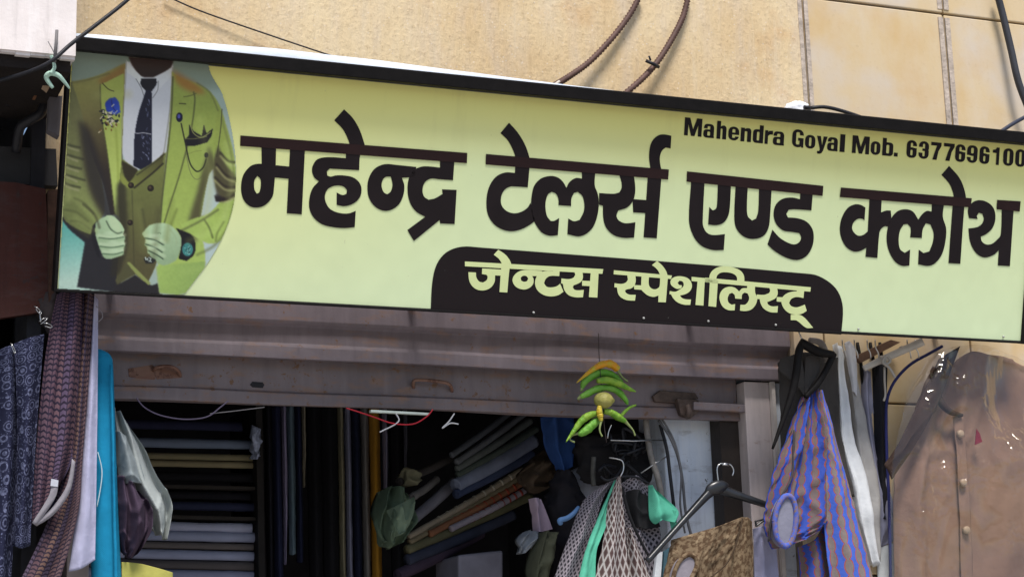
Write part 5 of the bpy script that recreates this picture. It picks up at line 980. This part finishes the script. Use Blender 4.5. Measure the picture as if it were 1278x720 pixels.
for xa, xb2, c, y1, lb in ((330, 338, (.014, .014, .02), 760, 'black upright cloth right of the shelf'), (339, 350, (.02, .024, .06), 760, 'dark navy upright cloth left of the lavender sliver'),
        (351.5, 357, (.30, .27, .42), 702, 'lavender sliver of upright cloth tapering to a point'), (357.5, 367, (.11, .16, .20), 690, 'teal grey upright cloth beside the lavender sliver'),
        (367.5, 376, (.016, .02, .05), 700, 'navy upright cloth right of the teal grey one'), (377, 381, (.32, .29, .22), 606, 'short cream sliver of upright cloth'),
        (383, 400, (.010, .010, .013), 760, 'widest black upright cloth, right of the cream sliver'), (401, 420, (.012, .012, .015), 760, 'black upright cloth left of the cream one'),
        (421.5, 428, (.26, .24, .16), 760, 'cream upright cloth beside the grey lavender one'), (430, 437, (.24, .25, .36), 760, 'grey lavender upright cloth between cream and navy'),
        (438, 449, (.016, .02, .045), 760, 'navy upright cloth left of the grey one'), (450, 459, (.20, .19, .185), 760, 'warm grey upright cloth left of the mustard one'),
        (460.5, 473, (.40, .20, .025), 760, 'mustard yellow upright cloth'), (478, 483, (.24, .23, .33), 640, 'pale lavender upright cloth right of the mustard one'),
        (486, 502, (.012, .012, .015), 760, 'black upright cloth behind the green bundle'), (504, 508, (.12, .12, .15), 590, 'thin grey sliver of upright cloth, rightmost')):
    m = M(); w_ = xb2-xa; dx = (y1-520)*.022; tp = .35 if y1 < 710 and w_ < 8 else .9
    patch(m, [[(xa, 505, 1.5), ((xa+xb2)/2, 505, 1.47), (xb2, 505, 1.5)], [(xa+dx*.5, (505+y1)/2, 1.5), ((xa+xb2)/2+dx*.5, (505+y1)/2, 1.45), (xb2+dx*.5, (505+y1)/2, 1.5)], [(xa+dx, y1, 1.5), (xa+w_*tp/2+dx, y1+2, 1.48), (xa+w_*tp+dx, y1, 1.5)]], 10, 24, ((.9, .006, .1, .1),), .006, 8, .02, xa)
    obj('upright_cloth', m, cloth('upright %d' % xa, c, .12), None, lb, 'cloth', VG)
# slanting pile on the right
DG = 'slanting pile of rolled cloths'
for (x0_, y0_), (x1_, y1_), r, c, lb in (((566, 566), (640, 512), 4, (.10, .11, .13), 'grey green roll at the top of the slanting pile'), ((572, 575), (655, 516), 4, (.14, .15, .17), 'pale grey roll second from the top of the slanting pile'),
        ((573, 583), (662, 525), 4.5, (.12, .135, .135), 'grey roll third from the top of the slanting pile'), ((574, 591), (670, 535), 4.5, (.08, .10, .09), 'olive grey roll above the broad blue grey one'),
        ((572, 604), (666, 550), 9, (.20, .23, .33), 'broad blue grey folded cloth in the slanting pile'), ((572, 615), (664, 566), 6, (.045, .06, .12), 'navy roll beneath the broad blue grey cloth'),
        ((517, 646), (568, 601), 7, (.17, .165, .20), 'thick grey roll poking out lower left of the pile'), ((514, 620), (545, 598), 5, (.18, .17, .17), 'short pale grey roll behind the green bundle'),
        ((500, 600), (575, 566), 5, (.05, .045, .045), 'dark roll at the upper left of the slanting pile'),
        ((514, 667), (652, 586), 4, (.25, .21, .16), 'tan beaded edge roll in the slanting pile'), ((515, 674), (652, 594), 4, (.17, .14, .09), 'khaki roll below the tan beaded one'),
        ((540, 664), (654, 601), 4.5, (.22, .10, .055), 'rust brown roll in the slanting pile'), ((566, 658), (660, 609), 4.2, (.32, .28, .33), 'pale striped roll below the rust brown one'),
        ((512, 684), (662, 619), 6, (.10, .095, .055), 'olive roll under the pale striped one'), ((512, 697), (640, 642), 7, (.035, .04, .065), 'dark navy roll low in the slanting pile'),
        ((500, 716), (600, 664), 8, (.05, .035, .055), 'dark purple roll lowest in the slanting pile')):
    m = M(); mid = ((x0_+x1_)/2, (y0_+y1_)/2+1.5)
    ptube(m, [(x0_, y0_, .95), (x0_*.99+x1_*.01, y0_*.99+y1_*.01, .95), (*mid, 1.02), (x1_, y1_, 1.1)], [r*.7]+[r*(1+.16*noise.noise(Vector((k*.8, x0_, y0_)))) for k in range(10)], 14, n=40); bo = obj('cloth_bolt', m, cloth('pile %d %d' % (x0_, y0_), c, .2), None, lb, 'cloth bolt', DG)
    if lb.startswith(('tan', 'pale striped', 'rust')):
        m = M()
        for k in range(9):
            t = .25+.08*k; x, y = x0_+(x1_-x0_)*t, y0_+(y1_-y0_)*t; Yk = .953+.145*t
            y += 1.2*math.sin(math.pi*t); ptube(m, [(x-1.1, y+.7, Yk-.003), (x+1.1, y-.7, Yk-.003)], r*1.10, 12)
        obj('woven_band', m, cloth('band '+lb[:4], {'t': (.34, .31, .25), 'p': (.25, .05, .04), 'r': (.30, .06, .035)}[lb[0]]), bo)
def heap(name, rows, Y, bul, c, lb, cat, seed, rough=.02, rs=15):
    m = M(); lump(m, rows, Y, bul, 28, 26, rough, rs, seed); return obj(name, m, cloth(name+str(seed), c, .2), None, lb, cat)
hang('cloth_bundle', [[(476, 612, .88), (490, 606, .84), (506, 613, .88)], [(468, 640, .86), (492, 634, .76), (517, 646, .86)], [(469, 662, .86), (490, 664, .77), (512, 660, .86)], [(475, 678, .88), (488, 684, .84), (501, 674, .88)]], cloth('dull green cloth', (.11, .155, .105), .2), 'dull green cloth bundle in front of the mustard cloth', 'cloth bundle', folds=((2.3, .035, .1, .8), (3.7, .012, .4, -.6)), rough=.03, rs=8, nu=44, nv=44, th=.05, seed=32)
hang('bundle_flap', [[(484, 636, .76), (500, 628, .73), (516, 620, .76)], [(488, 652, .75), (504, 650, .71), (514, 642, .75)], [(486, 668, .76), (498, 668, .73), (508, 660, .76)]], cloth('dull green flap', (.15, .20, .14), .15), None, None, [q for q in COL.objects if q.name.startswith('cloth_bundle')][0], folds=((1.4, .012, .2, .6),), rough=.012, rs=14, seed=36)
heap('cloth_bundle', [(585, 500, 514), (592, 497, 520), (600, 498, 522), (606, 504, 516)], .95, .06, (.14, .135, .09), 'small olive cloth bundle above the dull green one', 'cloth bundle', 2)
hang('rolled_garment', [[(682, 560, .75), (690, 563, .70), (697, 570, .75)], [(664, 574, .75), (680, 582, .62), (696, 592, .75)], [(651, 590, .75), (668, 600, .62), (688, 606, .75)], [(650, 604, .75), (660, 612, .70), (672, 615, .75)]], cloth('dark brown cloth', (.085, .06, .042), .2), 'dark brown rolled garment at the upper end of the slanting pile', 'garment', folds=((.3, .02, .1, 1.6), (1.3, .01, .3, 3.2)), rough=.02, rs=10, th=.05, seed=35)
hang('hanging_cloth', [[(676, 520, .5), (694, 516, .46), (714, 518, .5)], [(682, 555, .5), (698, 556, .45), (714, 556, .5)], [(696, 586, .5), (704, 588, .48), (713, 582, .5)]], cloth('royal blue cloth', (.025, .065, .21)), 'royal blue cloth hanging behind the chilli charm', 'cloth', folds=((1.6, .02, .1, .2),), rough=.012)
hang('folded_shirt', [[(702, 592, .55), (730, 580, .54), (766, 578, .55)], [(712, 606, .55), (738, 604, .52), (762, 600, .55)], [(726, 626, .55), (738, 622, .53), (750, 612, .55)]], cloth('blue white shirting', (.36, .38, .46)), 'pale blue white shirt lying behind the dotted waistcoat', 'shirt', rough=.01)
hang('pink_cloth', [[(661, 622, .45), (668, 621, .42), (676, 622, .45)], [(664, 640, .45), (672, 642, .42), (684, 644, .45)], [(667, 664, .45), (676, 663, .43), (689, 660, .45)]], cloth('pale pink cloth', (.44, .33, .40)), 'pale pink cloth corner left of the dotted waistcoat', 'cloth', folds=((1.2, .012, .2, .2),), rough=.01)
hang('grey_cloth', [[(654, 664, .42), (662, 661, .39), (670, 664, .42)], [(646, 674, .42), (660, 676, .37), (674, 674, .42)], [(646, 690, .42), (654, 690, .39), (662, 686, .42)]], cloth('pale grey cloth', (.26, .28, .31), .2), 'grey cloth lump under the pale pink cloth', 'cloth', folds=((1.8, .02, .1, .7),), rough=.02, rs=14, th=.03, seed=33)
hang('green_garment', [[(676, 664, .36), (684, 662, .32), (693, 666, .36)], [(667, 684, .36), (680, 682, .28), (692, 684, .36)], [(660, 715, .36), (674, 718, .28), (688, 715, .36)], [(656, 760, .36), (670, 762, .3), (684, 760, .36)]], cloth('dark olive cloth', (.07, .075, .05), .2), 'dark olive folded garment at the bottom left of the dotted waistcoat', 'garment', folds=((1.9, .028, .1, .4),), rough=.02, rs=10, th=.03, seed=34)
heap('dark_garment', [(585, 690, 712), (610, 686, 724), (640, 684, 722), (680, 690, 712), (740, 690, 705)], .5, .08, (.02, .018, .022), 'black garment heap between the pink cloth and the dotted waistcoat', 'garment', 6)
m = M(); prism(m, [(572, 692), (628, 686), (628, 770), (572, 770)], .8, .3); obj('cardboard_box', m, mat('dull lavender carton', (.16, .155, .19), .8), None, 'dull lavender carton under the slanting pile', 'box', bevel=.01)
m = M(); ptube(m, [(700, 653, .3), (699, 649, .29), (708, 646, .29), (716, 640, .29), (722, 632, .3)], [3, 3.6, 3.2, 3, 2], 10, n=20); obj('plastic_clip', m, mat('light blue plastic', (.16, .32, .62), .4), None, 'light blue plastic clip at the left edge of the dotted waistcoat', 'clip')
# sticks, wires, clutter against the plaster wall
m = M(); ptube(m, [(806, 522, .22), (809, 550, .22), (814, 575, .21), (822, 600, .2), (829, 640, .2)], [3.6, 4, 3.8, 4, 3.6], 10, n=24); obj('stick', m, mat('grey bark', (.21, .195, .18), .8, .25, 30), None, 'bent grey stick leaning by the plaster wall', 'stick')
m = M(); ptube(m, [(741, 570, .3), (740, 590, .3), (741, 606, .3)], 3, 10, n=12); obj('stick', m, mat('dark bark', (.10, .095, .085), .8, .25, 30), None, 'short dark stick left of the wire hook', 'stick')
random.seed(11); m = M()
for k in range(16):
    a, b = random.uniform(744, 790), random.uniform(540, 600)
    ptube(m, [(a, b, .28), (a+random.uniform(-8, 14), b+random.uniform(-14, 12), .24), (a+random.uniform(0, 26), b+random.uniform(-16, 14), .25), (a+random.uniform(10, 34), b+random.uniform(-8, 18), .28)], random.uniform(.8, 2.2), 6, n=18)
obj('wire_tangle', m, DWIRE, None, 'tangle of black wires behind the chilli charm', 'wires')
heap('dark_bag', [(540, 716, 800), (556, 714, 812), (580, 720, 820), (604, 732, 816)], .42, .08, (.018, .017, .019), 'black bag hanging behind the wire tangle', 'bag', 7)
m = M(); ptube(m, [(762, 549, .2), (790, 550, .2), (832, 549, .2)], 1.0, 6); obj('steel_rod', m, STEEL, None, 'thin bright rod across the dark clutter below the rail', 'rod')
m = M(); ptube(m, [(800, 590, .2), (818, 578, .2), (834, 568, .2)], .9, 6); obj('steel_rod', m, STEEL, None, 'thin slanting rod crossing the bent grey stick', 'rod')
for k, (pts, lb) in enumerate((([(822, 524, .19), (836, 545, .16), (846, 570, .15), (852, 600, .15), (856, 640, .16), (866, 680, .17)], 'grey cable running down the left edge of the plaster wall'), ([(826, 522, .18), (842, 552, .15), (850, 590, .14), (849, 630, .15), (855, 665, .16)], 'second grey cable crossing the first on the plaster wall'), ([(824, 530, .2), (832, 560, .18), (836, 590, .18), (842, 640, .18)], 'dark cable beside the bent grey stick'))):
    cable(pts, [1.8, 1.3, 2.2][k], mat('grey cable', (.13, .13, .14), .6) if k < 2 else DWIRE, lb)
# wires under the shutter rail
cable([(170, 496, .1), (180, 508, .1), (200, 518, .1), (230, 523, .1), (258, 520, .1), (275, 508, .1), (285, 500, .1)], .9, mat('purple grey flex', (.12, .10, .16), .5), 'slack purple grey flex under the left of the shutter rail', 'wire', 'wire')
cable([(262, 516, .11), (290, 513, .1), (330, 508, .12)], .6, mat('grey flex', (.2, .19, .2), .5), 'thin straight grey flex joining the slack one', 'wire', 'wire')
cable([(432, 509, .1), (448, 514, .09), (466, 520, .08), (490, 528, .08), (515, 529, .08), (532, 520, .09), (540, 511, .1)], .9, mat('red flex', (.45, .02, .035), .5), 'thin red wire looping under the shutter rail', 'wire', 'wire')
m = M(); prism(m, [(463, 511), (536, 515), (536, 517.5), (463, 514)], .10, .02); obj('lamp_batten', m, mat('white enamel', (.62, .70, .64), .4), None, 'slim white batten under the shutter rail beside the red wire', 'batten')
WW = mat('white flex', (.6, .6, .62), .5)
cable([(494, 516, .09), (498, 524, .08), (492, 530, .08), (480, 536, .08), (474, 539, .08)], .9, WW, 'white wire twisted with the red wire', 'wire', 'wire')
cable([(567, 516, .09), (560, 526, .08), (552, 534, .08), (562, 528, .08), (572, 529, .08)], .9, WW, 'white wire ends dangling right of the red wire', 'wire', 'wire')
